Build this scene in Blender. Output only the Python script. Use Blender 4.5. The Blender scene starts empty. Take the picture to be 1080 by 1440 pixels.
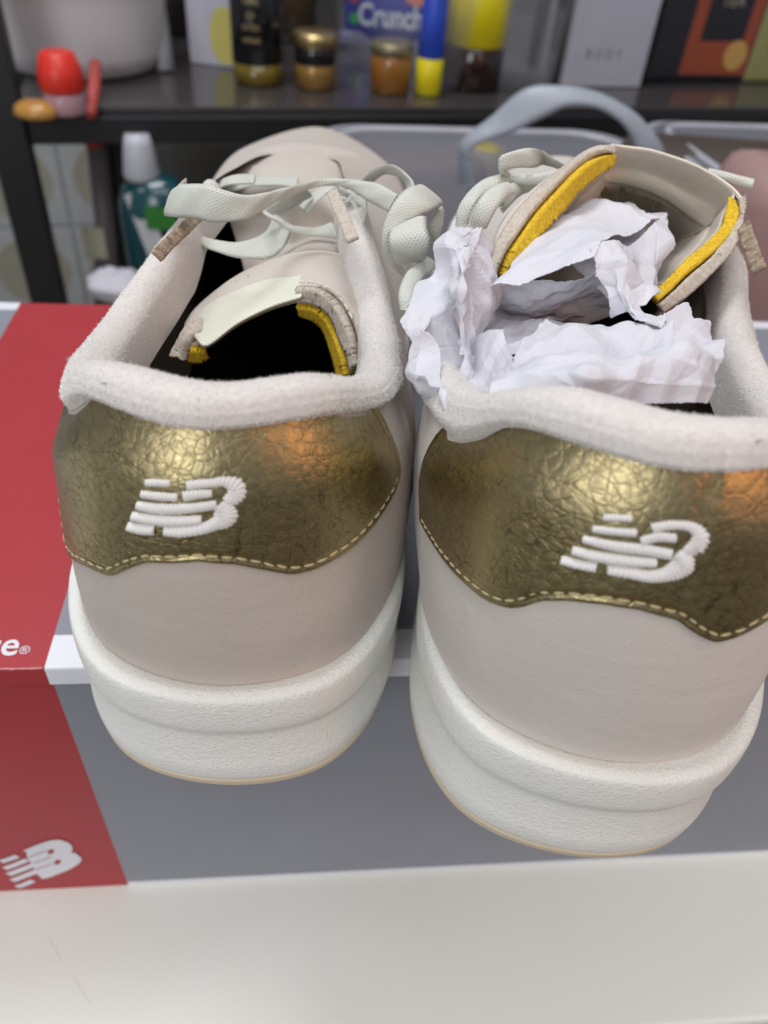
import bpy, math, random
import numpy as np
from mathutils import Vector, noise as mnoise
from mathutils.bvhtree import BVHTree

# ------------------------------------------------------------------ camera
SC = bpy.context.scene
CM = 0.01                                   # everything below is measured in centimetres
FPX, CX, CY = 1080.0, 540.0, 720.0          # focal length and centre of the 1080 x 1440 photograph
PITCH, ROLL, CAMH = math.radians(42), math.radians(5.3), 23.0
BOXH = 9.8
TZ = -1.1                                    # height of the table top
CAM = np.array([0.0, 0.0, CAMH])
_R0 = np.array([1.0, 0, 0]); AXF = np.array([0, math.cos(PITCH), -math.sin(PITCH)]); _U0 = np.array([0, math.sin(PITCH), math.cos(PITCH)])
AXR = _R0*math.cos(ROLL) + _U0*math.sin(ROLL); AXU = -_R0*math.sin(ROLL) + _U0*math.cos(ROLL)
cd = bpy.data.cameras.new('camera'); cam = bpy.data.objects.new('camera', cd); SC.collection.objects.link(cam)
from mathutils import Matrix
mw = Matrix.Identity(4)
for i in range(3):
    mw[i][0] = AXR[i]; mw[i][1] = AXU[i]; mw[i][2] = -AXF[i]; mw[i][3] = CAM[i]*CM
cam.matrix_world = mw
cd.sensor_fit = 'VERTICAL'; cd.sensor_height = 32; cd.lens = 24; cd.clip_start = 0.005; cd.clip_end = 30
cd.dof.use_dof = True; cd.dof.focus_distance = 0.125; cd.dof.aperture_fstop = 16.5
SC.camera = cam

# ------------------------------------------------------------------ world, lamps, exposure
w = bpy.data.worlds.new('World'); SC.world = w; w.use_nodes = True
w.node_tree.nodes['Background'].inputs[0].default_value = (0.86, 0.90, 1.0, 1)
w.node_tree.nodes['Background'].inputs[1].default_value = 0.26
SC.view_settings.view_transform = 'Standard'; SC.view_settings.look = 'None'; SC.view_settings.exposure = 0.0; SC.view_settings.gamma = 1.0
SC.cycles.use_denoising = True

def area(name, loc, target, size, power, col):
    l = bpy.data.lights.new(name, 'AREA'); l.shape = 'RECTANGLE'; l.size, l.size_y = size[0]*CM, size[1]*CM; l.energy = power; l.color = col
    o = bpy.data.objects.new(name, l); SC.collection.objects.link(o)
    o.location = Vector(loc)*CM
    o.rotation_euler = (Vector(target)-Vector(loc)).to_track_quat('-Z', 'Y').to_euler()
    return o
area('ceiling_lamp', (-30, 45, 125), (0, 12, 12), (70, 26), 8.5, (0.97, 0.98, 1.0))
area('front_fill', (8, -30, 120), (0, 8, 0), (110, 70), 6.0, (0.985, 0.99, 1.0))  # added overhead fill that brightens the table and the heels
area('highlight_fill', (-34, -62, 40), (0, 8, 16), (34, 46), 2.6, (0.97, 0.99, 1.0))  # added light behind the camera, gives the gold tabs their bright highlights
area('warm_fill', (34, -8, 32), (4, 8, 15), (12, 14), 0.24, (1.0, 0.42, 0.16))  # added orange light, stands in for an unseen warm object reflected in the gold

# ------------------------------------------------------------------ small maths
def ray(px, py):
    return AXF + AXR*(px-CX)/FPX - AXU*(py-CY)/FPX
def atY(px, py, Y):                          # the point at distance Y that stands behind a spot of the photograph
    d = ray(px, py); return CAM + d*(Y-CAM[1])/d[1]
def atZ(px, py, Z):
    d = ray(px, py); return CAM + d*(Z-CAM[2])/d[2]
def P3(L): return np.array([atY(*p) for p in L])
def cr_closed(P, n):
    P = np.asarray(P, float); m = len(P); u = np.linspace(0, m, n, endpoint=False); i = u.astype(int); f = (u-i)[:, None]
    a, b, c, d = P[(i-1) % m], P[i % m], P[(i+1) % m], P[(i+2) % m]
    return .5*((2*b)+(c-a)*f+(2*a-5*b+4*c-d)*f**2+(3*b-a-3*c+d)*f**3)
def cr_open(P, n):
    P = np.asarray(P, float)
    P = np.concatenate([[2*P[0]-P[1]], P, [2*P[-1]-P[-2]]]); m = len(P)-3
    u = np.linspace(0, m, n); i = np.minimum(u.astype(int), m-1); f = (u-i); f = f.reshape((-1,)+(1,)*(P.ndim-1))
    a, b, c, d = P[i], P[i+1], P[i+2], P[i+3]
    return .5*((2*b)+(c-a)*f+(2*a-5*b+4*c-d)*f**2+(3*b-a-3*c+d)*f**3)
def unit(v): return v/np.maximum(np.linalg.norm(v, axis=-1, keepdims=True), 1e-9)
def s2l(c): return tuple(((x/255)/12.92 if x/255 <= .04045 else ((x/255+.10)/1.10)**2.4) for x in c)

# ------------------------------------------------------------------ materials
class Mat:
    def __init__(s, name, base, rough=.6, metal=0., spec=.5, **kw):
        s.m = bpy.data.materials.new(name); s.m.use_nodes = True; s.nt = s.m.node_tree; s.b = s.nt.nodes['Principled BSDF']
        s.b.inputs['Base Color'].default_value = (*base, 1); s.b.inputs['Roughness'].default_value = rough
        s.b.inputs['Metallic'].default_value = metal; s.b.inputs['Specular IOR Level'].default_value = spec
        for k, v in kw.items(): s.b.inputs[k.replace('_', ' ')].default_value = v
        s.co = None; s.last = None
    def n(s, t, **kw):
        x = s.nt.nodes.new(t)
        for k, v in kw.items():
            if hasattr(x, k): setattr(x, k, v)
            else: x.inputs[k.replace('_', ' ')].default_value = v
        return x
    def l(s, a, b): s.nt.links.new(a, b)
    def coord(s, scale=(1, 1, 1), uv=False):
        t = s.n('ShaderNodeTexCoord'); v = s.n('ShaderNodeVectorMath', operation='MULTIPLY')
        k = 1 if uv else 100
        v.inputs[1].default_value = (scale[0]*k, scale[1]*k, scale[2]*k)
        s.l(t.outputs['UV' if uv else 'Object'], v.inputs[0]); return v.outputs[0]
    def noise(s, co, scale, detail=4, rough=.55):
        t = s.n('ShaderNodeTexNoise'); t.inputs['Scale'].default_value = scale; t.inputs['Detail'].default_value = detail; t.inputs['Roughness'].default_value = rough
        s.l(co, t.inputs['Vector']); return t.outputs['Fac']
    def vor(s, co, scale, feature='F1', rnd=1.0):
        t = s.n('ShaderNodeTexVoronoi', feature=feature); t.inputs['Scale'].default_value = scale; t.inputs['Randomness'].default_value = rnd
        s.l(co, t.inputs['Vector']); return t.outputs['Distance']
    def ramp(s, fac, stops):
        r = s.n('ShaderNodeValToRGB'); e = r.color_ramp.elements
        while len(e) < len(stops): e.new(.5)
        for q, (p, c) in zip(e, stops): q.position = p; q.color = (*c, 1) if len(c) == 3 else c
        s.l(fac, r.inputs[0]); return r.outputs[0]
    def math(s, op, a, b=None):
        t = s.n('ShaderNodeMath', operation=op)
        for i, x in enumerate((a, b)):
            if x is None: continue
            if isinstance(x, (int, float)): t.inputs[i].default_value = x
            else: s.l(x, t.inputs[i])
        return t.outputs[0]
    def bump(s, h, dist, strength=1.0):
        b = s.n('ShaderNodeBump'); b.inputs['Distance'].default_value = dist*CM; b.inputs['Strength'].default_value = strength
        s.l(h, b.inputs['Height'])
        if s.last: s.l(s.last, b.inputs['Normal'])
        s.last = b.outputs[0]; s.l(s.last, s.b.inputs['Normal']); return s
    def color(s, c): s.l(c, s.b.inputs['Base Color']); return s
    def mixc(s, fac, a, b):
        t = s.n('ShaderNodeMix', data_type='RGBA')
        if isinstance(fac, float): t.inputs[0].default_value = fac
        else: s.l(fac, t.inputs[0])
        for i, x in ((6, a), (7, b)):
            if isinstance(x, tuple): t.inputs[i].default_value = (*x, 1)
            else: s.l(x, t.inputs[i])
        return t.outputs[2]

def nubuck(name, c, amp=.011):
    m = Mat(name, c, .85, spec=.25); co = m.coord()
    big = m.noise(co, .6, 3); fine = m.noise(co, 28, 3)
    m.color(m.mixc(m.math('MULTIPLY', big, .9), tuple(x*.90 for x in c), tuple(min(1, x*1.08) for x in c)))
    m.bump(fine, amp, .85); m.bump(m.noise(co, 2.2, 4, .6), .035, .55); m.bump(m.noise(m.coord((.5, .5, 2.2)), 1.6, 3), .03, .35)
    m.b.inputs['Sheen Weight'].default_value = .15
    return m.m
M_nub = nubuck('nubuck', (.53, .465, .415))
M_nub2 = nubuck('nubuck_lit', (.61, .56, .515))  # same nubuck on the right shoe, its brighter light put into the colour
M_vamp = nubuck('vamp_suede', (.60, .53, .47))
def suede():
    m = Mat('suede', (.74, .71, .68), .95, spec=.15); co = m.coord()
    sp = m.vor(co, 3.0); f = m.noise(co, 14, 5, .7)
    m.color(m.mixc(m.ramp(sp, [(0.02, (1, 1, 1)), (.06, (0, 0, 0))]), m.ramp(f, [(.3, (.60, .56, .53)), (.7, (.74, .70, .67))]), (.50, .42, .34)))
    m.bump(f, .022, .8); m.b.inputs['Sheen Weight'].default_value = .3; m.b.inputs['Sheen Roughness'].default_value = .5
    return m.m
M_suede = suede()
mm = Mat('suede_fibre', (.76, .73, .70), .9, spec=.2); M_fib = mm.m
def gold():
    m = Mat('gold_leather', (.5, .4, .2), .38, metal=1.0); co = m.coord()
    def warp(sc, k, base):
        wn = m.n('ShaderNodeTexNoise'); wn.inputs['Scale'].default_value = sc; wn.inputs['Detail'].default_value = 3; m.l(base, wn.inputs['Vector'])
        v = m.n('ShaderNodeVectorMath', operation='MULTIPLY_ADD'); m.l(wn.outputs['Color'], v.inputs[0]); v.inputs[1].default_value = (k, k, k); m.l(base, v.inputs[2]); return v.outputs[0]
    w1 = warp(9, .035, warp(1.2, .30, co))
    e1 = m.vor(w1, 6.6, 'DISTANCE_TO_EDGE'); e2 = m.vor(w1, 10.5, 'DISTANCE_TO_EDGE'); d1 = m.vor(w1, 6.6, 'SMOOTH_F1')
    st = m.n('ShaderNodeVectorMath', operation='MULTIPLY'); m.l(w1, st.inputs[0]); st.inputs[1].default_value = (.8, .8, 1.9)
    e3 = m.vor(st.outputs[0], 2.6, 'DISTANCE_TO_EDGE')
    pn = m.noise(co, .6, 3); pn2 = m.noise(co, 1.3, 2)
    c1 = m.ramp(e1, [(0, (0, 0, 0)), (.03, (.5, .5, .5)), (.09, (1, 1, 1))]); c2 = m.ramp(e2, [(0, (.1, .1, .1)), (.12, (1, 1, 1))]); c3 = m.ramp(e3, [(0, (0, 0, 0)), (.03, (.7, .7, .7)), (.07, (1, 1, 1))])
    k1 = m.math('MAXIMUM', c1, m.ramp(pn2, [(.38, (.75, .75, .75)), (.62, (0, 0, 0))]))
    cr = m.math('MULTIPLY', k1, m.math('MAXIMUM', c3, m.ramp(pn, [(.4, (.6, .6, .6)), (.55, (0, 0, 0))])))
    hue = m.mixc(m.noise(co, .35, 2), (.43, .335, .185), (.37, .335, .175))
    m.color(m.mixc(m.ramp(cr, [(0, (0, 0, 0)), (.55, (1, 1, 1))]), (.19, .145, .075), hue))
    m.bump(m.ramp(d1, [(0, (1, 1, 1)), (.75, (0, 0, 0))]), .020, .32); m.bump(cr, .012, .30); m.bump(c2, .004, .3); m.bump(m.noise(co, 26, 3), .0022, .6)
    m.l(m.ramp(m.noise(co, 9, 3), [(.3, (.33, .33, .33)), (.7, (.46, .46, .46))]), m.b.inputs['Roughness'])
    return m.m
M_gold = gold()
def eva():
    m = Mat('foam_rubber', (.82, .82, .78), .55, spec=.35); co = m.coord()
    m.bump(m.noise(co, 16, 4, .65), .05, .8); m.bump(m.noise(co, 1.4, 2), .04, .5)
    m.color(m.mixc(m.noise(co, .5, 3), (.79, .785, .73), (.86, .86, .83)))
    m.b.inputs['Subsurface Weight'].default_value = .15; m.b.inputs['Subsurface Radius'].default_value = (.004, .004, .003); m.b.inputs['Subsurface Scale'].default_value = .5
    return m.m
M_eva = eva()
mm = Mat('outsole_rubber', (.62, .52, .38), .4, spec=.4); mm.bump(mm.noise(mm.coord(), 12, 3), .02, .5); M_out = mm.m
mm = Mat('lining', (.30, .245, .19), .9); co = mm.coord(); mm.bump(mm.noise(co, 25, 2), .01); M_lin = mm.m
M_insole = Mat('insole_shaded', (.012, .012, .012), .95, spec=.1).m  # near-black colour puts the darkness inside the shoe into the insole
def foamy():
    m = Mat('yellow_foam', (.72, .47, .035), .95, spec=.1); co = m.coord()
    f = m.noise(co, 16, 4, .7); m.color(m.ramp(f, [(.3, (.52, .31, .02)), (.65, (.82, .56, .05))])); m.bump(f, .018); return m.m
M_foam = foamy()
def satin(name, c):
    m = Mat(name, c, .5, spec=.4); co = m.coord()
    t = m.n('ShaderNodeTexWave', wave_type='BANDS', bands_direction='DIAGONAL'); t.inputs['Scale'].default_value = 5.5; t.inputs['Distortion'].default_value = .4; m.l(co, t.inputs['Vector'])
    m.bump(t.outputs['Fac'], .006, .6); m.b.inputs['Sheen Weight'].default_value = .2; return m.m
M_satin = satin('satin_label', (.70, .69, .57)); M_satin2 = satin('satin_tongue_lining', (.74, .68, .58))
def rawhide():
    m = Mat('cut_leather_edge', (.45, .38, .30), .95, spec=.1); co = m.coord(); f = m.noise(co, 12, 5, .75)
    m.color(m.ramp(f, [(.3, (.42, .35, .28)), (.65, (.64, .58, .50))])); m.bump(f, .02); return m.m
M_raw = rawhide()
def brownhide():
    m = Mat('brown_suede_edge', (.33, .25, .18), .95, spec=.1); co = m.coord(); f = m.noise(co, 8, 5, .75)
    m.color(m.ramp(f, [(.35, (.16, .11, .07)), (.6, (.42, .33, .25))])); m.bump(f, .02); return m.m
M_brown = brownhide()
def lacemat():
    m = Mat('woven_lace', (.62, .62, .56), .8, spec=.3); uv = m.coord(uv=True)
    def wv(sc, rot):
        t = m.n('ShaderNodeTexWave', wave_type='BANDS', bands_direction='X'); t.inputs['Scale'].default_value = sc
        mp = m.n('ShaderNodeMapping'); mp.inputs['Rotation'].default_value = (0, 0, rot); m.l(uv, mp.inputs[0]); m.l(mp.outputs[0], t.inputs['Vector']); return t.outputs['Fac']
    h = m.math('MAXIMUM', wv(6.2, .75), wv(6.2, -.75)); big = m.noise(m.coord(), 1.5, 3)
    m.bump(h, .014, .7); m.bump(m.noise(m.coord(), 20, 3), .01, .7)
    m.color(m.mixc(m.math('MULTIPLY', h, .5), (.56, .57, .51), (.68, .69, .63)))
    return m.m
M_lace = lacemat()
def thread(name, c, r=.55):
    m = Mat(name, c, r, spec=.4); m.bump(m.noise(m.coord(), 30, 3), .01, .7); m.b.inputs['Sheen Weight'].default_value = .3; return m.m
M_thr = thread('white_thread', (.76, .74, .72)); M_gthr = thread('gold_thread', (.50, .41, .22), .35); M_cthr = thread('cream_thread', (.72, .69, .62))
def paper():
    m = Mat('tissue_paper', (.77, .765, .82), .8, spec=.2); co = m.coord()
    cr = m.vor(co, 1.3, 'DISTANCE_TO_EDGE'); m.bump(m.ramp(cr, [(0, (0, 0, 0)), (.05, (1, 1, 1))]), .02, .35)
    m.bump(m.noise(co, 1.1, 2, .5), .04, .3); m.bump(m.noise(co, 14, 3), .004, .5)
    tr = m.n('ShaderNodeBsdfTranslucent'); tr.inputs[0].default_value = (.78, .72, .76, 1); mx = m.n('ShaderNodeMixShader'); mx.inputs[0].default_value = .22
    out = m.nt.nodes['Material Output']; m.l(m.b.outputs[0], mx.inputs[1]); m.l(tr.outputs[0], mx.inputs[2]); m.l(mx.outputs[0], out.inputs[0]); return m.m
M_paper = paper()
def card(name, c, r=.45):
    m = Mat(name, c, r, spec=.4); co = m.coord(); n = m.noise(co, .35, 5, .6)
    m.color(m.mixc(n, tuple(x*.92 for x in c), tuple(min(1, x*1.08) for x in c))); m.bump(m.noise(co, 20, 3), .004, .6); m.bump(m.noise(co, .25, 3), .10, .3); return m.m
M_red = card('red_card', (.37, .028, .036)); M_grey = card('grey_card', (.235, .245, .285)); M_white = card('white_card', (.72, .73, .78)); M_print = card('white_print', (.70, .70, .74))
def table_m():
    m = Mat('table_laminate', (.80, .81, .77), .55, spec=.3); co = m.coord()
    m.color(m.mixc(m.noise(co, .22, 4), (.775, .79, .735), (.835, .85, .80)))
    sc = m.ramp(m.noise(m.coord((1, .12, 1)), 1.6, 2), [(.72, (0, 0, 0)), (.76, (1, 1, 1))]); m.bump(m.noise(co, 15, 2), .003); m.bump(m.noise(co, .3, 2), .05, .25); return m.m
M_table = table_m()
def plain(name, c, r=.5, metal=0., spec=.5, **kw):
    m = Mat(name, c, r, metal, spec, **kw); co = m.coord(); n = m.noise(co, .4, 4); m.color(m.mixc(n, tuple(x*.85 for x in c), tuple(min(1, x*1.12) for x in c))); return m.m
def clear(name, c, alpha=.5, r=.15):
    m = Mat(name, c, r); m.b.inputs['Alpha'].default_value = alpha; m.bump(m.noise(m.coord(), .3, 3), .05, .5); return m.m

# ------------------------------------------------------------------ object helpers
def tag(o, label=None, cat=None, group=None, kind=None):
    if label: o['label'] = label
    if cat: o['category'] = cat
    if group: o['group'] = group
    if kind: o['kind'] = kind
    return o
class Root:
    def __init__(s, name, loc, yaw=0, **kw):
        s.o = bpy.data.objects.new(name, None); SC.collection.objects.link(s.o); s.o.empty_display_size = .01
        s.loc = np.array(loc, float); s.yaw = math.radians(yaw); s.o.location = s.loc*CM; s.o.rotation_euler = (0, 0, s.yaw)
        tag(s.o, **kw)
    def local(s, V):
        d = np.asarray(V, float)-s.loc; c, n = math.cos(s.yaw), math.sin(s.yaw)
        return np.stack([d[..., 0]*c+d[..., 1]*n, -d[..., 0]*n+d[..., 1]*c, d[..., 2]], -1)
    def world(s, V):
        V = np.asarray(V, float); c, n = math.cos(s.yaw), math.sin(s.yaw)
        return np.stack([V[..., 0]*c-V[..., 1]*n, V[..., 0]*n+V[..., 1]*c, V[..., 2]], -1)+s.loc
def mk(name, V, F, mat, root=None, parent=None, local=False, smooth=True, uv=None, mids=None, kind=None, label=None):
    """vertices in world cm (or the root's own cm when local); ONE mesh object"""
    V = np.asarray(V, float).reshape(-1, 3)
    if root is not None and not local: V = root.local(V)
    me = bpy.data.meshes.new(name); me.from_pydata((V*CM).tolist(), [], [list(map(int, f)) for f in F])
    for m in (mat if isinstance(mat, list) else [mat]): me.materials.append(m)
    if mids is not None: me.polygons.foreach_set('material_index', np.asarray(mids, np.int32))
    me.polygons.foreach_set('use_smooth', np.full(len(me.polygons), smooth))
    if uv is not None:
        ul = me.uv_layers.new(); li = np.zeros(len(me.loops), np.int32); me.loops.foreach_get('vertex_index', li); ul.data.foreach_set('uv', np.asarray(uv, float).reshape(-1, 2)[li].ravel())
    me.update()
    o = bpy.data.objects.new(name, me); SC.collection.objects.link(o)
    if parent is not None: o.parent = parent
    elif root is not None: o.parent = root.o
    if kind: o['kind'] = kind
    if label: o['label'] = label
    return o
def gridF(m, n, close=False, flip=False, off=0):
    F = []
    for i in range(m-1):
        for j in range(n if close else n-1):
            k = (j+1) % n; q = [i*n+j, i*n+k, (i+1)*n+k, (i+1)*n+j]
            F.append([x+off for x in (q[::-1] if flip else q)])
    return F
def normals_grid(G, close=False):
    if close: dt = np.roll(G, -1, 1)-np.roll(G, 1, 1)
    else: dt = np.gradient(G, axis=1)
    return unit(np.cross(dt, np.gradient(G, axis=0)))
def slab(name, G, thick, mat, root=None, parent=None, edge=None, uv=None, both=False, **kw):
    """a sheet of real thickness from an m x n grid of points"""
    m, n, _ = G.shape; N = normals_grid(G); A = G.reshape(-1, 3); B = (G-N*thick).reshape(-1, 3)
    F = gridF(m, n); F += [[x+m*n for x in f[::-1]] for f in F]; k = len(F)
    rim = [i for i in range(n)]+[i*n+n-1 for i in range(1, m)]+[(m-1)*n+i for i in range(n-2, -1, -1)]+[i*n for i in range(m-2, 0, -1)]
    for a, b in zip(rim, rim[1:]+rim[:1]): F.append([b, a, a+m*n, b+m*n])
    mats = [mat] if edge is None else [mat, edge]; ids = [0]*k+[0 if edge is None else 1]*(len(F)-k)
    if uv is not None: uv = np.concatenate([uv.reshape(-1, 2)]*2)
    return mk(name, np.concatenate([A, B]), F, mats, root, parent, mids=ids, uv=uv, **kw)
def tube(name, P, r, mat, root=None, parent=None, seg=10, **kw):
    P = np.asarray(P, float); n = len(P); r = np.broadcast_to(np.asarray(r, float), (n,)); T = unit(np.gradient(P, axis=0)); up = np.array([0, 0, 1.])
    if abs(T[0]@up) > .9: up = np.array([1., 0, 0])
    V = []
    for i in range(n):
        a = unit(np.cross(T[i], up)); b = np.cross(a, T[i]); th = np.linspace(0, 2*math.pi, seg, endpoint=False)
        V.append(P[i]+r[i]*(np.cos(th)[:, None]*a+np.sin(th)[:, None]*b)); up = b
    V = np.array(V); F = gridF(n, seg, True); F += [list(range(seg))[::-1], [(n-1)*seg+i for i in range(seg)]]
    return mk(name, V, F, mat, root, parent, **kw)
def boxmesh(c, s, yaw=0, bev=0.0):
    """bevelled box: vertices and faces"""
    hx, hy, hz = s[0]/2, s[1]/2, s[2]/2; b = min(bev, hx*.5, hy*.5, hz*.5) if bev else 0
    prof = []
    r = b
    def ring(h, ins):
        out = []
        for sx, sy, a0 in ((1, 1, 0), (-1, 1, 90), (-1, -1, 180), (1, -1, 270)):
            for t in ((0, 45, 90) if r else (0,)):
                a = math.radians(a0+t); x = sx*(hx-r)+(r-ins)*math.cos(a) if r else sx*hx; y = sy*(hy-r)+(r-ins)*math.sin(a) if r else sy*hy
                out.append((x, y, h))
        return out
    R = [ring(-hz, r), ring(-hz+.3*r, .3*r), ring(-hz+r, 0), ring(hz-r, 0), ring(hz-.3*r, .3*r), ring(hz, r)] if r else [ring(-hz, 0), ring(hz, 0)]
    V = np.array(R).reshape(-1, 3); k = len(R[0]); F = gridF(len(R), k, True); F += [list(range(k))[::-1], [len(V)-k+i for i in range(k)]]
    a = math.radians(yaw); c_, n_ = math.cos(a), math.sin(a)
    V = np.stack([V[:, 0]*c_-V[:, 1]*n_, V[:, 0]*n_+V[:, 1]*c_, V[:, 2]], -1)+np.asarray(c, float); return V, F
def bx(name, c, s, mat, root=None, parent=None, yaw=0, bev=.05, **kw):
    V, F = boxmesh(c, s, yaw, bev); return mk(name, V, F, mat, root, parent, smooth=False, **kw)
def lathe(name, base, prof, mat, root=None, parent=None, seg=40, squash=1.0, **kw):
    th = np.linspace(0, 2*math.pi, seg, endpoint=False); V = np.array([[(base[0]+r*math.cos(t), base[1]+r*math.sin(t)*squash, base[2]+z) for t in th] for r, z in prof])
    m = len(prof); F = gridF(m, seg, True); F += [list(range(seg))[::-1], [(m-1)*seg+i for i in range(seg)]]
    return mk(name, V, F, mat, root, parent, **kw)
def text_mesh(name, s, size, mat, root, origin, xd, yd, parent=None, shear=0., bold=0., width=1.0, center=False, ext=.01):
    cu = bpy.data.curves.new('t', 'FONT'); cu.body = s; cu.size = 1; cu.shear = shear; cu.offset = bold; cu.extrude = .004; cu.resolution_u = 4
    if center: cu.align_x = 'CENTER' if center is True else 'RIGHT'
    o = bpy.data.objects.new('t', cu); SC.collection.objects.link(o); dg = bpy.context.evaluated_depsgraph_get(); me = o.evaluated_get(dg).to_mesh()
    V = np.array([v.co[:] for v in me.vertices]).reshape(-1, 3); F = [list(p.vertices) for p in me.polygons]; o.evaluated_get(dg).to_mesh_clear(); bpy.data.objects.remove(o); bpy.data.curves.remove(cu)
    xd, yd = unit(np.array(xd, float)), unit(np.array(yd, float)); zd = np.cross(xd, yd)
    W = np.array(origin)+V[:, :1]*size*width*xd+V[:, 1:2]*size*yd+(V[:, 2:]*0+np.where(V[:, 2:] > 0, ext, -ext*.3))*zd
    return mk(name, W, F, mat, root, parent, smooth=False)

# ------------------------------------------------------------------ the setting

bx_dir = np.array([math.cos(math.radians(8)), math.sin(math.radians(8)), 0]); bx_n = np.array([-bx_dir[1], bx_dir[0], 0])
V, F = boxmesh(np.array([0, 17.25, TZ-1.5]), (150, 23.4, 3.0), 8, .15)
tag(mk('table_top', V, F, M_table, smooth=False), kind='structure')
M_floor = plain('floor_tiles', (.25, .20, .12), .5)
tag(mk('floor', [(-300, -200, -75), (300, -200, -75), (300, 300, -75), (-300, 300, -75)], [[0, 1, 2, 3]], M_floor), kind='structure')

for q, L in enumerate([[(68, 1318), (80, 1338), (86, 1350)], [(104, 1374), (118, 1398), (128, 1412)]]):
    P = cr_open(np.array([atZ(x, y, TZ+.006) for x, y in L]), 12); mk('scratch_mark', np.concatenate([P-np.array([.012, 0, 0]), P+np.array([.012, 0, 0])]), [[i, i+12, i+13, i+1] for i in range(11)], plain('grey_mark', (.62, .61, .62), .7), None, bpy.data.objects['table_top'])
# back walls: ceramic tiles to the left, a plain taupe wall to the right
M_grout = plain('grout', (.52, .55, .57), .9); M_tile = plain('glazed_tile', (.50, .52, .53), .25); M_disc = plain('tile_motif', (.40, .38, .31), .35)
M_wall = plain('taupe_wall', (.085, .072, .058), .8)
rackd = unit(np.array([50.5, 17.0, 0])); rackn = np.array([-rackd[1], rackd[0], 0])
WO = np.array([-95.0, 88.0, -60.0]); WL = 88.2
def wallquad(o, L, h, mat, name, t=2.0):
    a = o; V = [a, a+rackd*L, a+rackd*L+rackn*t, a+rackn*t]; V = np.array(V+[v+np.array([0, 0, h]) for v in V])
    return mk(name, V, [[0, 1, 5, 4], [1, 2, 6, 5], [2, 3, 7, 6], [3, 0, 4, 7], [4, 5, 6, 7], [3, 2, 1, 0]], mat, smooth=False)
tw = wallquad(WO, WL, 120, M_grout, 'wall'); tag(tw, kind='structure')
tag(wallquad(WO+rackd*(WL+.1)+rackn*2, 190, 120, M_wall, 'wall'), kind='structure')
TS = 12.6
def tile_mesh():
    V, F = boxmesh((0, 0, .3), (TS-.35, TS-.35, .6), 0, .12); return V, F
tv, tf = tile_mesh()
tile_me = disc_me = None
for i in range(7):
    for j in range(9):
        org = WO+rackd*(TS*(i+.5))+np.array([0, 0, TS*(j+.5)])
        if tile_me is None:
            W = tv[:, :1]*rackd+tv[:, 1:2]*np.array([0, 0, 1])-tv[:, 2:]*rackn; t_ = mk('wall_tile', W, tf, M_tile, smooth=False); tile_me = t_.data
            th = np.linspace(0, 2*math.pi, 36, endpoint=False); rings = []
            for r, h in ((4.9, .6), (4.85, .66), (4.4, .66), (4.35, .62), (0.01, .62)): rings.append([r*math.cos(a)*rackd+np.array([0, 0, r*math.sin(a)])-h*rackn for a in th])
            d_ = mk('tile_motif', np.array(rings), gridF(5, 36, True), M_disc, smooth=False); disc_me = d_.data
        else:
            t_ = bpy.data.objects.new('wall_tile', tile_me); SC.collection.objects.link(t_); d_ = bpy.data.objects.new('tile_motif', disc_me); SC.collection.objects.link(d_)
        t_.location = org*CM; t_.parent = tw; d_.parent = t_

# ------------------------------------------------------------------ shoe box
BP = atZ(62, 940, BOXH)
box = Root('shoe_box', (BP[0], BP[1], 0), 8, label='red and grey cardboard shoe box carrying the two sneakers', cat='shoe box')
ub = [-9, -4.45, 0, 25]
def boxpart(name, us, vs, z0, z1, front_cells):
    pass
def panel_box(name, u0, u1, v0, v1, z0, z1, ucuts, zcuts, vcuts, matf, matt, bev=.06):
    """card shell: front face cut at zcuts, top cut at vcuts; faces take the printed colours"""
    us = [u0]+ucuts+[u1]; zs = [z0]+zcuts+[z1-bev]; vs = [v0+bev]+vcuts+[v1]
    prof = [(v0, z) for z in zs]+[(v0+bev*.3, z1-bev*.3)]+[(v, z1) for v in vs]
    V = np.array([[(u, v, z) for v, z in prof] for u in us]); m, n = len(us), len(prof); F = gridF(m, n, flip=False); ids = []
    for i in range(m-1):
        for j in range(n-1):
            uc = (us[i]+us[i+1])/2; vc = (prof[j][0]+prof[j+1][0])/2; zc = (prof[j][1]+prof[j+1][1])/2
            ids.append(matf(uc, zc) if zc < z1-bev*.2 else matt(uc, vc))
    k = m*n; V = V.reshape(-1, 3)
    ex = [(u0, v1, z0), (u1, v1, z0)]; V = np.concatenate([V, ex])
    F += [list(range(n))[::-1]+[k], [(m-1)*n+i for i in range(n)]+[k+1], [n-1+i*n for i in range(m)][::-1]+[k, k+1]][:3]; ids += [1, 1, 1]
    F.append([i*n for i in range(m)]+[k+1, k]); ids.append(1)
    return mk(name, V, F, [M_red, M_grey, M_white], box, local=True, smooth=False, mids=ids)
isred = lambda u: -4.45 < u < 0
panel_box('lid', -9, 25, 0, 15.4, BOXH-.55, BOXH, [-4.45, 0], [], [.85, 14.9], lambda u, z: 0 if isred(u) else 2, lambda u, v: 0 if isred(u) else (2 if v < .85 or v > 14.9 else 1))
panel_box('box_body', -8.9, 24.9, .14, 15.3, TZ+.004, BOXH-.56, [-4.45, 0], [TZ+.22], [1], lambda u, z: 0 if isred(u) else (2 if z < TZ+.22 else 1), lambda u, v: 1, bev=.02)
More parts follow.
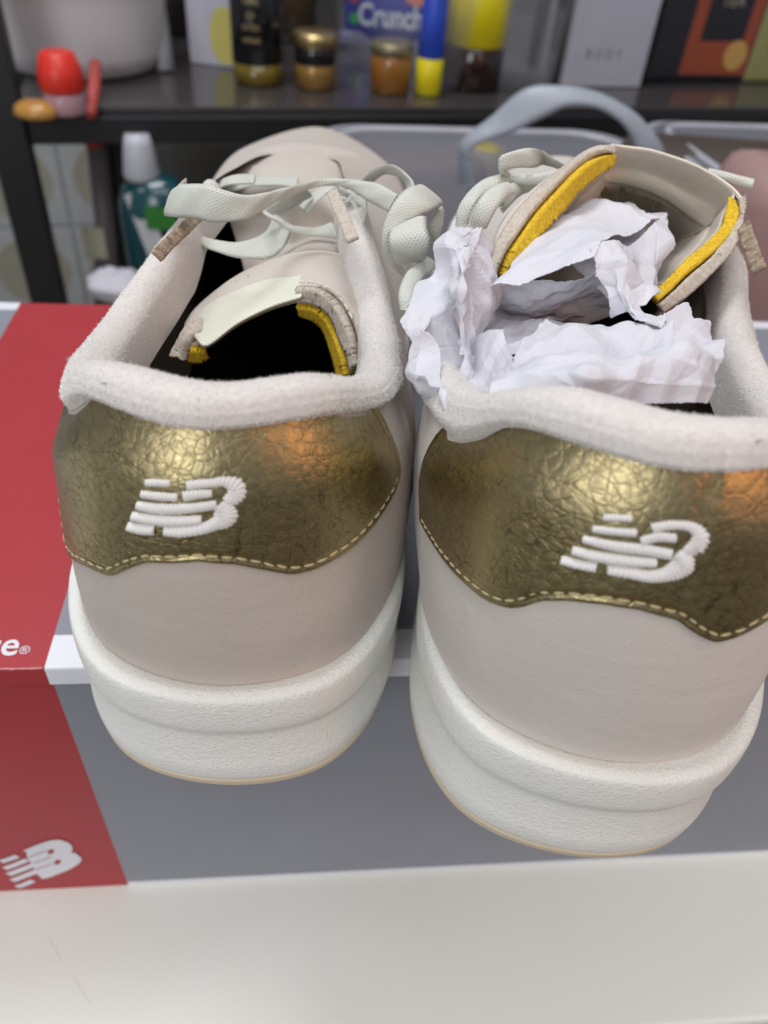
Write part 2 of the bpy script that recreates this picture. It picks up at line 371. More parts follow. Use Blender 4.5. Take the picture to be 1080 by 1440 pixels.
# printed name on the lid and emblem on the front
e_ = atZ(20, 920, BOXH); l_ = box.local(e_)
text_mesh('printed_name', 'new balance', .84, M_print, box, box.world(np.array([l_[0]+.06, l_[1]-.02, BOXH+.006])), bx_dir, bx_n, bold=.012, width=.93, ext=.004, center='R')
text_mesh('printed_mark', '\u00ae', .28, M_print, box, box.world(np.array([l_[0]+.08, l_[1]-.0, BOXH+.006])), bx_dir, bx_n, ext=.004)
fu = np.linspace(-4.42, -.03, 60); fz = np.random.RandomState(4).randn(60)*.006
tube('scuffed_fold', [box.world(np.array([u, .015+z, BOXH-.012])) for u, z in zip(fu, fz)], .016+abs(fz), plain('scuffed_red', (.62, .28, .28), .8), box, seg=5)
def onfront(px, py):
    d = ray(px, py); t = ((np.array([BP[0], BP[1], 0])+bx_n*.125-CAM)@bx_n)/(d@bx_n); return CAM+d*t
def flatstroke(pts, hw, off):
    P = np.array([onfront(.2778*x, 876+.2778*y) for x, y in cr_open(np.array(pts, float), 14)]); T = unit(np.gradient(P, axis=0)); S = unit(np.cross(T, bx_n))*hw
    V = np.concatenate([P-S-bx_n*off, P+S-bx_n*off]); n = len(P); return V, [[i, i+1, i+1+n, i+n] for i in range(n-1)]
VV, FF, k = [], [], 0
for q, (pts, hw) in enumerate([([(5, 1208), (45, 1196), (88, 1180)], .10), ([(24, 1243), (80, 1222), (140, 1198)], .10), ([(42, 1273), (130, 1240), (260, 1190)], .11), ([(62, 1304), (180, 1258), (300, 1212)], .11), ([(85, 1336), (125, 1322), (168, 1303)], .10),
        ([(138, 1160), (215, 1128), (285, 1108), (332, 1122), (338, 1155), (300, 1182), (255, 1196)], .14), ([(150, 1195), (200, 1175), (235, 1160)], .10), ([(205, 1280), (290, 1252), (365, 1218), (384, 1190), (355, 1178), (320, 1186)], .15)]):
    v, f = flatstroke(pts, hw, .004+.001*q); VV.append(v); FF += [[x+k for x in a] for a in f]; k += len(v)
mk('printed_emblem', np.concatenate(VV), FF, M_print, box, smooth=False)
def frontpoly(name, pts, off, mat):
    P = np.array([onfront(.2778*x, 876+.2778*y)-bx_n*off for x, y in pts]); c = P.mean(0); return mk(name, np.concatenate([P, [c]]), [[(i+1) % len(P), i, len(P)] for i in range(len(P))], mat, box, smooth=False)
frontpoly('printed_emblem', cr_closed([(135, 1165), (185, 1138), (240, 1112), (288, 1095), (333, 1106), (350, 1135), (352, 1160), (385, 1164), (402, 1192), (382, 1228), (312, 1262), (225, 1292), (200, 1278), (165, 1225)], 60)[:, :2], .013, M_print)
for cx_, cy_ in ((258, 1155), (292, 1208)): frontpoly('printed_counter', [(cx_+17*math.cos(t)+5*math.sin(t), cy_-13*math.sin(t)) for t in np.linspace(0, 6.1, 20)], .016, M_red)
for l_ in ([(150, 1182), (190, 1166), (235, 1150)], [(170, 1214), (215, 1198), (262, 1180)], [(185, 1244), (225, 1230), (268, 1214)]):
    v, f = flatstroke(l_, .018, .018); mk('printed_gap', v, f, M_red, box, smooth=False)

# ------------------------------------------------------------------ sneakers
def mir(H):
    H = np.asarray(H, float); L = H[1:-1][::-1].copy(); L[:, 0] *= -1
    return np.concatenate([H, L])               # heel centre, right side, toe, left side
SOLE = [(0, 0), (1.92, .55), (2.93, 2.4), (3.1, 5.5), (3.15, 9), (3.3, 13), (3.75, 18), (3.2, 22.8), (0, 26.5)]
FEATHER = [(0, .33, 2.55), (1.95, 1.0, 2.55), (2.98, 2.9, 2.55), (3.02, 5.5, 2.5), (2.95, 9, 2.4), (3.1, 13, 2.3), (3.6, 18, 2.2), (3.0, 22.7, 2.1), (0, 26.0, 2.2)]
RING1 = [(0, .25, 4.2), (1.98, .9, 4.2), (2.93, 3.0, 4.2), (3.2, 5.5, 4.0), (3.05, 9, 4.0), (3.2, 13, 3.8), (3.5, 17.5, 3.3), (2.95, 22.2, 3.1), (0, 25.6, 3.2)]
RING2 = [(0, .32, 6.), (1.78, 1., 6.), (2.72, 2.9, 5.7), (2.88, 5.2, 5.2), (2.75, 8.2, 5.3), (2.6, 11.6, 5.7), (2.75, 15.6, 5.0), (2.35, 19.8, 4.8), (0, 23.0, 4.75)]
RING3 = [(0, .75, 7.8), (1.4, 1.4, 7.65), (2.15, 2.6, 7.0), (2.38, 4.6, 6.5), (1.98, 7.0, 6.8), (1.5, 9.2, 7.3), (1.25, 12.2, 6.8), (.95, 15., 6.2), (0, 16.3, 5.85)]
def shape(rings, lean, lift, wide=1.0):
    out = []
    for R in rings:
        out.append([(x*wide, y, z+l*max(0, (z-2.5)/5.3)) for (x, y, z), l in zip(R, lift)])
    return out, lean
PROF = [(0, -.45), (.03, -.12), (.12, -.02), (.28, .0), (.33, -.05), (.36, .0), (.52, .03), (.75, .03), (.95, .0), (1.2, -.03), (1.5, -.06), (1.68, -.06), (1.82, -.015), (1.98, .035), (2.25, .05), (2.58, .04), (2.74, -.0), (2.79, -.12), (2.78, -.2)]
NC, NR = 384, 72

class Upper:
    def __init__(s, root, rings):
        rings, lean = rings; s.root = root; s.G = cr_open(np.stack([cr_closed(mir(r), NC) for r in rings]), NR)
        s.G[..., 0] += lean*np.maximum(0, s.G[..., 2]-2.4)*np.clip(1.6-s.G[..., 1]/14, 0, 1)
        if root.yaw < 0: s.G[..., 0] -= np.where(s.G[..., 0] < 0, 1, 0)*(.34*np.clip((s.G[..., 2]-2.4)/2.5, 0, 1)+.42*np.clip((s.G[..., 2]-5)/1.6, 0, 1))*np.exp(-((s.G[..., 1]-6.0)/3.8)**2)
        if root.yaw < 0: s.G[..., 0] += np.where(s.G[..., 0] > 0, 1, 0)*1.0*np.exp(-((s.G[..., 1]-10)/3.)**2)*np.clip((s.G[..., 2]-4)/3., 0, 1)
        s.N = -normals_grid(s.G, True)
        c = s.G.mean(1, keepdims=True)
        if ((s.G[5:30]-c[5:30])*s.N[5:30]).sum() < 0: s.N = -s.N
        W = root.world(s.G).reshape(-1, 3); s.F = gridF(NR, NC, True); s.bvh = BVHTree.FromPolygons([tuple(v) for v in W], s.F); s.W = W.reshape(NR, NC, 3)
    def at(s, a, v, off=0.):
        a, v, off = np.broadcast_arrays(np.asarray(a, float), np.asarray(v, float), np.asarray(off, float))
        r = np.clip(v, 0, .9999)*(NR-1); i = r.astype(int); f = (r-i)[..., None]; aj = np.floor(a).astype(int); g = (a-aj)[..., None]
        def smp(A): return (A[i, aj % NC]*(1-g)+A[i, (aj+1) % NC]*g)*(1-f)+(A[i+1, aj % NC]*(1-g)+A[i+1, (aj+1) % NC]*g)*f
        return smp(s.G)+unit(smp(s.N))*off[..., None]
    def nrm(s, a, v):
        e = .35; p = s.at(a, v); return unit(s.at(a, v, 1.)-p)
    def hit(s, px, py):
        d = ray(px, py); h, n, idx, dist = s.bvh.ray_cast(Vector(CAM), Vector(unit(d)))
        if h is None: return None
        i, j = divmod(idx, NC); P = np.array(h); p0 = s.W[i, j]; pu = s.W[i, (j+1) % NC]-p0; pv = s.W[i+1, j]-p0
        a = (P-p0)@pu/(pu@pu); b = (P-p0)@pv/(pv@pv); j = j if j < NC/2 else j-NC
        return j+a, (i+b)/(NR-1)
    def hits(s, L):
        R = [s.hit(*p) for p in L]; return np.array([r for r in R if r is not None and abs(r[0]) < NC*.3])

def ring_ribbon(name, A, B, th, mat, root, n=60, wav=.0, seed=0, parent=None):
    """a flat woven lace whose two edges run along A and B; lens-shaped section"""
    A = cr_open(P3(A), n); B = cr_open(P3(B), n); mid = (A+B)/2; T = unit(np.gradient(mid, axis=0)); S = B-A; wd = np.linalg.norm(S, axis=1, keepdims=True); Nn = unit(np.cross(T, S))
    k = 9; q = np.linspace(0, 1, k); V = []; U = []; L = np.concatenate([[0], np.cumsum(np.linalg.norm(np.diff(mid, axis=0), axis=1))])
    rs = np.random.RandomState(seed); ph = rs.rand(3)*6
    for side in (1, -1):
        for t in (q if side > 0 else q[::-1][1:-1]):
            bow = math.sin(math.pi*t)**.5*th/2*side if 0 < t < 1 else 0
            r = np.sin(L*9+ph[0]+t*5)*.008
            V.append(A+S*t+Nn*(bow+r[:, None])); U.append(np.stack([L, wd[:, 0]*t], 1))
    V = np.array(V).transpose(1, 0, 2); U = np.array(U).transpose(1, 0, 2); c = V.shape[1]; F = gridF(n, c, True); F += [list(range(c)), [(n-1)*c+i for i in range(c)][::-1]]
    return mk(name, V, F, mat, root, parent, uv=U)

def build_sneaker(root, seed, tabtop, tabbot, ends, logo, cell, hwx, nub, lean, lift, wide):
    U = Upper(root, shape((FEATHER, RING1, RING2, RING3), lean, lift, wide)); rs = np.random.RandomState(seed)
    # ---- sole
    S = cr_closed(mir(SOLE), NC); T = np.roll(S, -1, 0)-np.roll(S, 1, 0); N = unit(np.stack([T[:, 1], -T[:, 0]], 1)); pr = cr_open(np.array(PROF), 70)
    G = np.zeros((70, NC, 3)); G[:, :, :2] = S[None]+N[None]*pr[:, 1][:, None, None]; G[:, :, 2] = pr[:, 0][:, None]
    wob = np.array([mnoise.noise(Vector((p[0]*.5, p[1]*.5, seed))) for p in S]); G[:, :, 2] += (wob*.04)[None]*np.clip(pr[:, 0]-.5, 0, 1)[:, None]
    cut = int(np.argmax(pr[:, 0] > .31)); out = G[:cut+1]; midr = G[cut:]
    inner = U.at(np.arange(NC), .02, -.12)[None]; inner[:, :, 2] -= .02
    mk('outsole', np.concatenate([out.reshape(-1, 3), [[0, 9, 0.0]]]), gridF(cut+1, NC, True)+[[(j+1) % NC, j, (cut+1)*NC] for j in range(NC)], M_out, root, local=True)
    Gm = np.concatenate([midr, inner]); mk('midsole', Gm, gridF(len(Gm), NC, True), M_eva, root, local=True)
    # ---- upper and lining
    up = mk('upper', U.G, U.F, nub, root, local=True)
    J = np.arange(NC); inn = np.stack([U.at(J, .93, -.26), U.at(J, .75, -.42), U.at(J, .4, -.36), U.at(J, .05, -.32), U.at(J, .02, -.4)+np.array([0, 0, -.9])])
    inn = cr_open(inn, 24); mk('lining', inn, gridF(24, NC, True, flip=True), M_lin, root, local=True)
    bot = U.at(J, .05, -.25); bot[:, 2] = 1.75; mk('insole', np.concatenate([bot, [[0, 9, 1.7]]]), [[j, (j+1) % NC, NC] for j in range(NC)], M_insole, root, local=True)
    # ---- metallic heel tab
    ht, hb = U.hits(tabtop), U.hits(tabbot); ht = ht[np.argsort(ht[:, 0])]; hb = hb[np.argsort(hb[:, 0])]
    aL, aR, vL, vR = ends
    aL = min(aL, hb[0, 0]-1); aR = max(aR, hb[-1, 0]+1)
    hb = np.concatenate([[[aL, vL]], hb, [[aR, vR]]]); a = np.linspace(aL, aR, 260)
    ker = np.hanning(9); ker /= ker.sum()
    def smooth(y): return np.convolve(np.pad(y, 4, mode='edge'), ker, 'valid')
    vb = smooth(np.interp(a, hb[:, 0], hb[:, 1])); vt = smooth(np.interp(a, ht[:, 0], ht[:, 1])); vt = np.maximum(vt, vb+.03)
    rows = 74; q = np.linspace(0, 1, rows)**1.0; Vv = vb[None]+(vt+.05-vb)[None]*q[:, None]
    P0 = U.at(a[None]+0*Vv, Vv); dist = np.concatenate([np.zeros((1, 260)), np.cumsum(np.linalg.norm(np.diff(P0, axis=0), axis=2), axis=0)])
    sx = np.concatenate([[0], np.cumsum(np.linalg.norm(np.diff(P0[rows//2], axis=0), axis=1))]); side = np.minimum(sx, sx[-1]-sx)[None]; dd = np.minimum(dist, side+.0)
    off = .075*np.sqrt(np.clip(dd/.05, 0, 1))-.03*np.exp(-((dd-.15)/.045)**2)
    dtop = dist[-1][None]-dist; off = off-.20*np.exp(-np.maximum(dtop-.05, 0)/.30)*np.clip(side/.5, 0, 1)
    pad = .07*np.exp(-((dtop-1.0)/.55)**2)*np.clip(side/.8, 0, 1); off = off+pad
    G = U.at(a[None]+0*Vv, Vv, off); b0 = U.at(a, vb, -.05)[None]; G = np.concatenate([b0, G])
    tab = mk('heel_tab', G, gridF(rows+1, 260), M_gold, root, local=True)
    # stitches, one by one, along the lower edge
    line = np.concatenate([U.at(a[4:-4], vb[4:-4])]); L = np.concatenate([[0], np.cumsum(np.linalg.norm(np.diff(line, axis=0), axis=1))])
    sm = None; s_ = .1; n_ = 0
    while s_ < L[-1]-.2:
        pa, pb = [np.interp(x, L, a[4:-4]) for x in (s_, s_+.155)]; ends_ = []
        for p in (pa, pb):
            ia = (p-aL)/(aR-aL)*259; v0 = np.interp(ia, np.arange(260), vb); h = np.linalg.norm(U.at(p, v0+.05)-U.at(p, v0))/.05
            sl = (np.interp(ia+2, np.arange(260), vb)-np.interp(ia-2, np.arange(260), vb))*h/max(1e-6, np.linalg.norm(U.at(p+2*(aR-aL)/259, v0)-U.at(p-2*(aR-aL)/259, v0)))
            ends_.append(U.at(p, v0+.15*math.sqrt(1+sl*sl)/h, .058))
        e0, e1 = ends_; nn = U.nrm(pa, .5)
        if sm is None:
            xs = np.linspace(0, 1, 9); rr = np.sin(np.pi*(.08+.84*xs))**.6; th = np.linspace(0, 2*math.pi, 8, endpoint=False)
            Vs = np.array([[(x, .022*r*math.cos(t), .018*r*math.sin(t)+.008*math.sin(math.pi*x)) for t in th] for x, r in zip(xs, rr)]); so = mk('stitch', Vs, gridF(9, 8, True)+[list(range(8))[::-1], [64+i for i in range(8)]], M_gthr, root, tab, local=True); sm = so.data
        else:
            so = bpy.data.objects.new('stitch', sm); SC.collection.objects.link(so); so.parent = tab
        xd = e1-e0+rs.randn(3)*.006; ln = np.linalg.norm(xd); xd = xd/ln; yd = unit(np.cross(nn, xd)); zd = np.cross(xd, yd)
        m4 = Matrix.Identity(4)
        for i in range(3): m4[i][0] = xd[i]*ln; m4[i][1] = yd[i]; m4[i][2] = zd[i]; m4[i][3] = e0[i]*CM
        so.matrix_local = m4; s_ += .195; n_ += 1
    # embroidered emblem: satin-stitched strokes standing proud
    ox, oy, k = cell
    for pts in logo:
        pts = np.array(pts, float); ln = np.sum(np.linalg.norm(np.diff(pts[:, :2], axis=0), axis=1))*k*.0105
        nth = max(4, int(ln/.048)); m = nth*5; C = cr_open(pts, m); T = np.gradient(C[:, :2], axis=0); T /= np.linalg.norm(T, axis=1, keepdims=True); Sd = np.stack([-T[:, 1], T[:, 0]], 1)
        rows_ = []; 
        for i in range(m):
            ph = (i % 5)/5.; rid = abs(math.sin(math.pi*(i/5.))); jit = rs.rand()*.06 if i % 5 == 0 else (rows_ and jit) or 0
            capf = min(1, (i+1.5)/4, (m-i+.5)/4)**.5; row = []
            for t in np.linspace(-1, 1, 11):
                hw = C[i, 2]*hwx*(1+jit*1.2+.07*rid); xy = C[i, :2]+Sd[i]*t*hw; h = U.hit(ox+xy[0]*k, oy+xy[1]*k)
                if h is None: h = row_last
                row_last = h; row.append(U.at(h[0], h[1], .065+(.085+.016*rid+.25*jit*.08)*capf*math.sqrt(max(0, 1-t*t*.97))))
            rows_.append(row)
        mk('embroidered_stroke', np.array(rows_), gridF(m, 11), M_thr, root, tab, local=True)
    # ---- padded suede collar
    j5 = int(NC*5/16)+2; jj = np.arange(-j5, j5+1); vtj = np.interp(jj, a, vt, left=-1, right=-1)
    vd = .90; outd = np.maximum(np.maximum(a[0]+12-jj, jj-a[-1]+12), 0)/34.; outd = np.clip(outd, 0, 1); outd = outd*outd*(3-2*outd)
    vtc = np.interp(jj, a[12:-12], vt[12:-12]); base = np.minimum(vtc*(1-outd)+vd*outd, .95)
    kk = np.hanning(13); kk /= kk.sum(); base = np.convolve(np.pad(base, 6, mode='edge'), kk, 'valid')
    taper = np.clip((j5+1-abs(jj))/26., .55, 1.)
    prof = []
    for s_ in np.linspace(0, 1, 12):
        v = base+(.995-base)*s_; prof.append(U.at(jj, v, (.02+.17*math.sin(math.pi/2*min(1, s_*2.4)))*taper))
    topo = U.at(jj, .995); n_ = U.nrm(jj, .97); n_[:, 2] *= .3; n_ = unit(n_); up_ = np.array([0, 0, 1.])
    R = .32*taper
    for th in np.linspace(12, 168, 14):
        t = math.radians(th); prof.append(topo+n_*((.17*taper-R)+R*math.cos(t))[:, None]+up_*(R*.85*math.sin(t))[:, None])
    for d in (.1, .22, .36, .5, .62): prof.append(topo+n_*((.17*taper-2*R)+.10*math.sin(d*1.6)*-1)[:, None]-up_*d)
    C = np.array(prof); nz = np.array([mnoise.noise(Vector(p*.9))*.035+mnoise.noise(Vector(p*3.1))*.006 for p in C.reshape(-1, 3)]).reshape(C.shape[:2])
    CN = normals_grid(C); mid = C[12:26].mean(0)
    if ((C[18]-C[30])*CN[18]).sum() < 0: CN = -CN
    C = C+CN*nz[..., None]
    col = mk('collar', C, gridF(len(C), len(jj)), M_suede, root, local=True)
    # nap of the suede: thousands of short fibres, one joined part
    nf = 40000; mi = rs.rand(nf)*(len(C)-4); mj = rs.rand(nf)*(len(jj)-2); i0 = mi.astype(int); k0 = mj.astype(int); f = (mi-i0)[:, None]; g = (mj-k0)[:, None]
    def sm2(A): return (A[i0, k0]*(1-g)+A[i0, k0+1]*g)*(1-f)+(A[i0+1, k0]*(1-g)+A[i0+1, k0+1]*g)*f
    p = sm2(C); n = unit(sm2(CN)); d = unit(n*.6+rs.randn(nf, 3)*.6+np.array([0, 0, -.1])); ln = (.014+.036*rs.rand(nf)**3)[:, None]; sd = unit(np.cross(d, rs.randn(nf, 3)))*.0065
    FV = np.stack([p-sd-n*.01, p+sd-n*.01, p+d*ln], 1).reshape(-1, 3)
    mk('suede_nap', FV, np.arange(nf*3).reshape(-1, 3), M_fib, root, col, local=True, smooth=False, kind='stuff')
    # specks of dirt caught in the nap
    for q in range(7):
        jx = rs.randint(20, len(jj)-20); ix = rs.randint(3, 18); p = C[ix, jx]+CN[ix, jx]*.03; t = unit(rs.randn(3))
        tube('lint', [root.world(p-t*.03), root.world(p+CN[ix, jx]*.02), root.world(p+t*.04)], .008, M_brown, root, col, seg=5)
    return U

def logo_strokes_left():
    return [[(222, 183, 30), (320, 181, 31), (412, 185, 30)], [(188, 268, 30), (320, 280, 33), (462, 288, 32)],
        [(152, 355, 28), (320, 378, 38), (500, 372, 37), (640, 355, 36), (735, 338, 38)], [(114, 438, 28), (290, 466, 33), (450, 472, 34), (628, 458, 30)], [(82, 516, 25), (180, 536, 30), (285, 542, 30)],
        [(347, 548, 26), (480, 552, 32), (620, 530, 34), (720, 490, 44), (790, 440, 72), (790, 385, 70), (745, 345, 45)],
        [(515, 200, 40), (610, 188, 36), (700, 180, 34), (790, 172, 40), (872, 215, 72), (860, 275, 68), (790, 325, 42)], [(490, 282, 44), (600, 262, 38), (705, 256, 32)]]
def logo_strokes_right():
    return [[(330, 100, 24), (430, 100, 25), (522, 106, 23)], [(262, 174, 24), (400, 187, 27), (550, 196, 30)], [(198, 243, 22), (400, 285, 32), (600, 308, 33), (762, 338, 33)],
        [(130, 320, 22), (300, 360, 29), (500, 385, 30), (668, 395, 25)], [(58, 385, 20), (170, 412, 23), (288, 432, 24)],
        [(352, 445, 24), (500, 465, 28), (620, 485, 30), (720, 472, 38), (815, 420, 62), (832, 370, 58), (785, 330, 34)],
        [(632, 168, 36), (720, 148, 32), (810, 145, 30), (880, 160, 38), (938, 215, 62), (905, 275, 56), (835, 320, 30)], [(565, 255, 32), (670, 220, 33), (790, 228, 34)]]
LT = [(97, 577), (107, 578), (119, 570), (132, 555), (147, 552), (172, 560), (200, 570), (230, 581), (272, 584), (310, 572), (340, 560), (370, 555), (420, 557), (460, 575), (485, 581), (515, 575), (540, 562)]
LB = [(88, 735), (100, 775), (125, 795), (160, 810), (185, 798), (210, 790), (280, 788), (330, 792), (370, 800), (410, 807), (440, 800), (485, 775), (525, 735), (552, 690)]
RT = [(596, 592), (623, 612), (647, 621), (676, 617), (704, 603), (748, 587), (777, 587), (820, 603), (868, 624), (926, 636), (969, 631), (1017, 622), (1056, 621), (1078, 631)]
RB = [(594, 733), (623, 781), (656, 819), (690, 846), (719, 855), (738, 853), (762, 844), (801, 843), (849, 848), (897, 855), (945, 867), (979, 891), (1003, 902), (1032, 894), (1080, 867)]
left = Root('sneaker', (-2.42, 6.8, BOXH+.01), 3.0, label='beige and gold sneaker left on the box, empty, with its laces tied across the opening', cat='sneaker', group='pair of sneakers on the shoe box')
right = Root('sneaker', (3.65, 6.1, BOXH+.01), -4.0, label='beige and gold sneaker right on the box, tongue pulled up and stuffed with white paper', cat='sneaker', group='pair of sneakers on the shoe box')
UL = build_sneaker(left, 3, LT, LB, (-50, 44, .62, .62), logo_strokes_left(), (170, 640, .1852), 1.24, M_nub, .03, [0]*9, .985)
UR = build_sneaker(right, 8, RT, RB, (-44, 52, .62, .62), logo_strokes_right(), (780, 700, .213), 1.28, M_nub2, -.075, [.6, .55, .35, .2, 0, 0, 0, 0, 0], 1.0)

# ---- left tongue: slumped into the opening
def sheet(rows, m, n): return cr_open(cr_open(np.array([P3(r) for r in rows]), m).transpose(1, 0, 2), n).transpose(1, 0, 2)
L0 = [(262, 492, 12.0), (290, 484, 12.1), (330, 456, 12.4), (380, 432, 12.7), (424, 414, 12.8), (466, 414, 12.6), (496, 455, 12.2), (509, 511, 11.8)]
L1 = [(268, 455, 13.2), (282, 437, 13.3), (325, 402, 13.8), (370, 380, 14.0), (420, 371, 14.1), (475, 380, 14.0), (512, 430, 13.4), (520, 490, 12.6)]
L2 = [(292, 448, 14.6), (318, 425, 14.9), (350, 402, 15.2), (388, 376, 15.6), (430, 350, 16.0), (480, 360, 15.8), (515, 400, 15.0), (524, 450, 14.0)]
L3 = [(345, 410, 16.0), (360, 395, 16.5), (380, 378, 17.0), (404, 350, 17.6), (435, 332, 18.6), (475, 335, 18.3), (505, 365, 17.0), (515, 410, 16.0)]
def arch(y, w_, z, h): return left.world(np.array([(w_*t, y, z+h*(1-t*t)) for t in np.linspace(-1, 1, 8)]))
G = cr_open(cr_open(np.stack([P3(L0), P3(L1), P3(L2), P3(L3), arch(12.4, 1.6, 6.0, .4), arch(14.6, 1.75, 5.75, .45), arch(18.2, 1.6, 5.3, .2)]), 80).transpose(1, 0, 2), 60).transpose(1, 0, 2)
nzv = np.array([mnoise.noise(Vector(p*.8))*.10+abs(mnoise.noise(Vector((p[0]*.5, p[1]*1.6, 3.1))))*.10 for p in G.reshape(-1, 3)]).reshape(80, 60); G[..., 2] += nzv*np.linspace(0, 1, 80)[:, None]**1.3
M_tong = nubuck('tongue_leather', (.58, .52, .46), .004)
tl = slab('tongue', G, -.10, M_tong, left, edge=M_raw)
E0 = P3(L0); e = cr_open(E0, 80)
def band(name, A, B, th, mat, root, parent, n=90, rag=0., seed=0, rows=6):
    """strip between two edge lines, with thickness behind it"""
    A, B = cr_open(P3(A), n), cr_open(P3(B), n); r = np.random.RandomState(seed); t = np.linspace(0, 1, rows)[:, None, None]; G = A[None]*(1-t)+B[None]*t
    G = G+r.randn(*G.shape)*.0012
    if rag: G[-1] += unit(B-A)*(r.randn(n, 1)*rag*.6)
    return slab(name, G, th, mat, root, parent)
band('cut_edge', [(418, 402, 12.75), (441, 402, 12.7), (464, 413, 12.6), (484, 433, 12.4), (499, 468, 12.1), (508, 511, 11.8)], [(422, 418, 12.75), (449, 424, 12.65), (468, 438, 12.5), (484, 465, 12.3), (494, 492, 12.0), (500, 520, 11.8)], .2, M_raw, left, tl)
band('foam_padding', [(422, 417, 12.8), (449, 423, 12.7), (468, 437, 12.55), (484, 464, 12.35), (494, 491, 12.05), (501, 522, 11.85)], [(430, 431, 12.9), (453, 442, 12.8), (468, 457, 12.65), (478, 484, 12.45), (486, 511, 12.15), (490, 536, 11.95)], .25, M_foam, left, tl, rag=.03)
band('foam_padding', [(270, 482, 12.1), (281, 484, 12.1), (291, 485, 12.1)], [(268, 500, 12.15), (280, 502, 12.15), (290, 492, 12.15)], .2, M_foam, left, tl, n=20, rag=.03)
band('cut_edge', [(246, 505, 12.1), (256, 490, 12.2), (268, 468, 12.3), (276, 455, 12.6)], [(266, 506, 12.0), (270, 494, 12.05), (276, 480, 12.1), (282, 470, 12.4)], .2, M_raw, left, tl, n=30)
def off(L, d, dy=0): return [(x, y+dy, Y-d) for x, y, Y in L]
lab = [off([(278, 441, 13.4), (293, 421, 13.6), (332, 396, 13.9), (375, 378, 14.1), (426, 369, 14.15)], .1), off([(274, 462, 12.7), (284, 450, 12.9), (326, 428, 13.1), (372, 408, 13.3), (424, 395, 13.4)], .15),
       off([(275, 474, 12.2), (291, 483, 12.1), (333, 453, 12.4), (380, 430, 12.7), (424, 416, 12.8)], .15), off([(277, 480, 12.3), (292, 489, 12.2), (335, 459, 12.5), (381, 437, 12.8), (424, 424, 12.9)], .05)]
lg = sheet(lab, 30, 50); lg += unit(CAM-lg)*.22; lb = slab('label_tab', lg, -.04, M_satin, left, tl)
def stitch_run(L, n, root, parent, mat, r=.018, frac=.6, push=.20):
    P = cr_open(P3(L), n*10)
    for q in range(n):
        a = P[q*10:int(q*10+10*frac)+1]; d = unit(CAM-a.mean(0))*push; x = np.linspace(0, 1, len(a))[:, None]; tube('stitch', a+d+np.array([0, 0, 1])*.02*np.sin(math.pi*x), r, mat, root, parent, seg=6)
stitch_run([(430, 374, 14.1), (455, 380, 14.05), (475, 393, 13.9), (486, 408, 13.7)], 6, left, tl, M_cthr)
stitch_run([(421, 397, 13.0), (445, 399, 12.9), (468, 410, 12.8), (484, 428, 12.6), (497, 452, 12.3)], 8, left, tl, M_cthr)
M_ink = plain('olive_print', (.24, .24, .13), .6)
def warp_text(name, s, size, L, mat, root, parent, squeeze=1.0, tilt=(0, 0, 1), lift=.06):
    """letters set along a curve on the cloth"""
    P = cr_open(P3(L), 60); Ls = np.concatenate([[0], np.cumsum(np.linalg.norm(np.diff(P, axis=0), axis=1))]); n = len(s)
    for i, c in enumerate(s):
        if c == ' ': continue
        q = (i+.1)/n*Ls[-1]; p = np.array([np.interp(q, Ls, P[:, k]) for k in range(3)]); p2 = np.array([np.interp(q+Ls[-1]/n, Ls, P[:, k]) for k in range(3)])
        text_mesh('printed_letter', c, size, mat, root, p+unit(CAM-p)*lift, p2-p, np.array(tilt, float)-unit(p2-p)*np.dot(tilt, unit(p2-p)), parent, shear=.25, bold=.01, width=squeeze, ext=.006)
warp_text('n', 'new balance', .28, [(302, 428, 13.45), (330, 411, 13.65), (362, 395, 13.8), (390, 387, 13.95)], M_ink, left, lb, .9, (0, .8, .6), .30)

# ---- right tongue: pulled up, its raw edges and yellow foam facing out
LA = [(687, 392, 12.7), (690, 365, 12.9), (697, 330, 13.2), (713, 301, 13.6), (744, 270, 14.1), (775, 246, 14.6), (809, 223, 15.1), (833, 209, 15.4), (860, 203, 15.6)]
LA2 = [(690, 388, 12.55), (696, 360, 12.8), (706, 335, 13.05), (724, 308, 13.4), (752, 278, 13.9), (781, 253, 14.4), (812, 229, 14.9), (836, 213, 15.3), (861, 206, 15.5)]
LB_ = [(700, 384, 12.55), (711, 357, 12.75), (728, 332, 13.0), (750, 301, 13.4), (776, 272, 13.9), (803, 244, 14.4), (824, 227, 14.8), (842, 219, 15.2), (858, 215, 15.45)]
LC = [(706, 394, 12.6), (721, 366, 12.85), (744, 341, 13.1), (762, 319, 13.5), (782, 297, 13.9), (799, 273, 14.4), (820, 254, 14.8), (841, 239, 15.2), (855, 229, 15.45)]
RA = [(1042, 279, 15.0), (1046, 300, 14.7), (1045, 318, 14.4), (1036, 342, 14.1), (1020, 364, 13.7), (1000, 384, 13.3), (980, 402, 13.0), (958, 420, 12.8), (928, 438, 12.6)]
RB_ = [(1037, 283, 14.9), (1037, 307, 14.6), (1027, 330, 14.3), (1014, 346, 14.0), (1000, 361, 13.6), (984, 375, 13.3), (963, 392, 13.0), (942, 412, 12.8), (922, 428, 12.6)]
RC = [(1028, 285, 15.0), (1019, 303, 14.7), (1013, 322, 14.4), (1000, 338, 14.1), (985, 353, 13.7), (966, 370, 13.4), (950, 388, 13.1), (930, 404, 12.9), (912, 418, 12.7)]
TOP = [(860, 203, 15.6), (885, 206, 15.8), (915, 210, 15.9), (945, 219, 15.9), (975, 230, 15.8), (1005, 246, 15.6), (1030, 264, 15.3), (1042, 279, 15.0)]
def shrink(L, cx, cy, k, dY): return [(x+(cx-x)*k, y+(cy-y)*k, Y+dY) for x, y, Y in L]
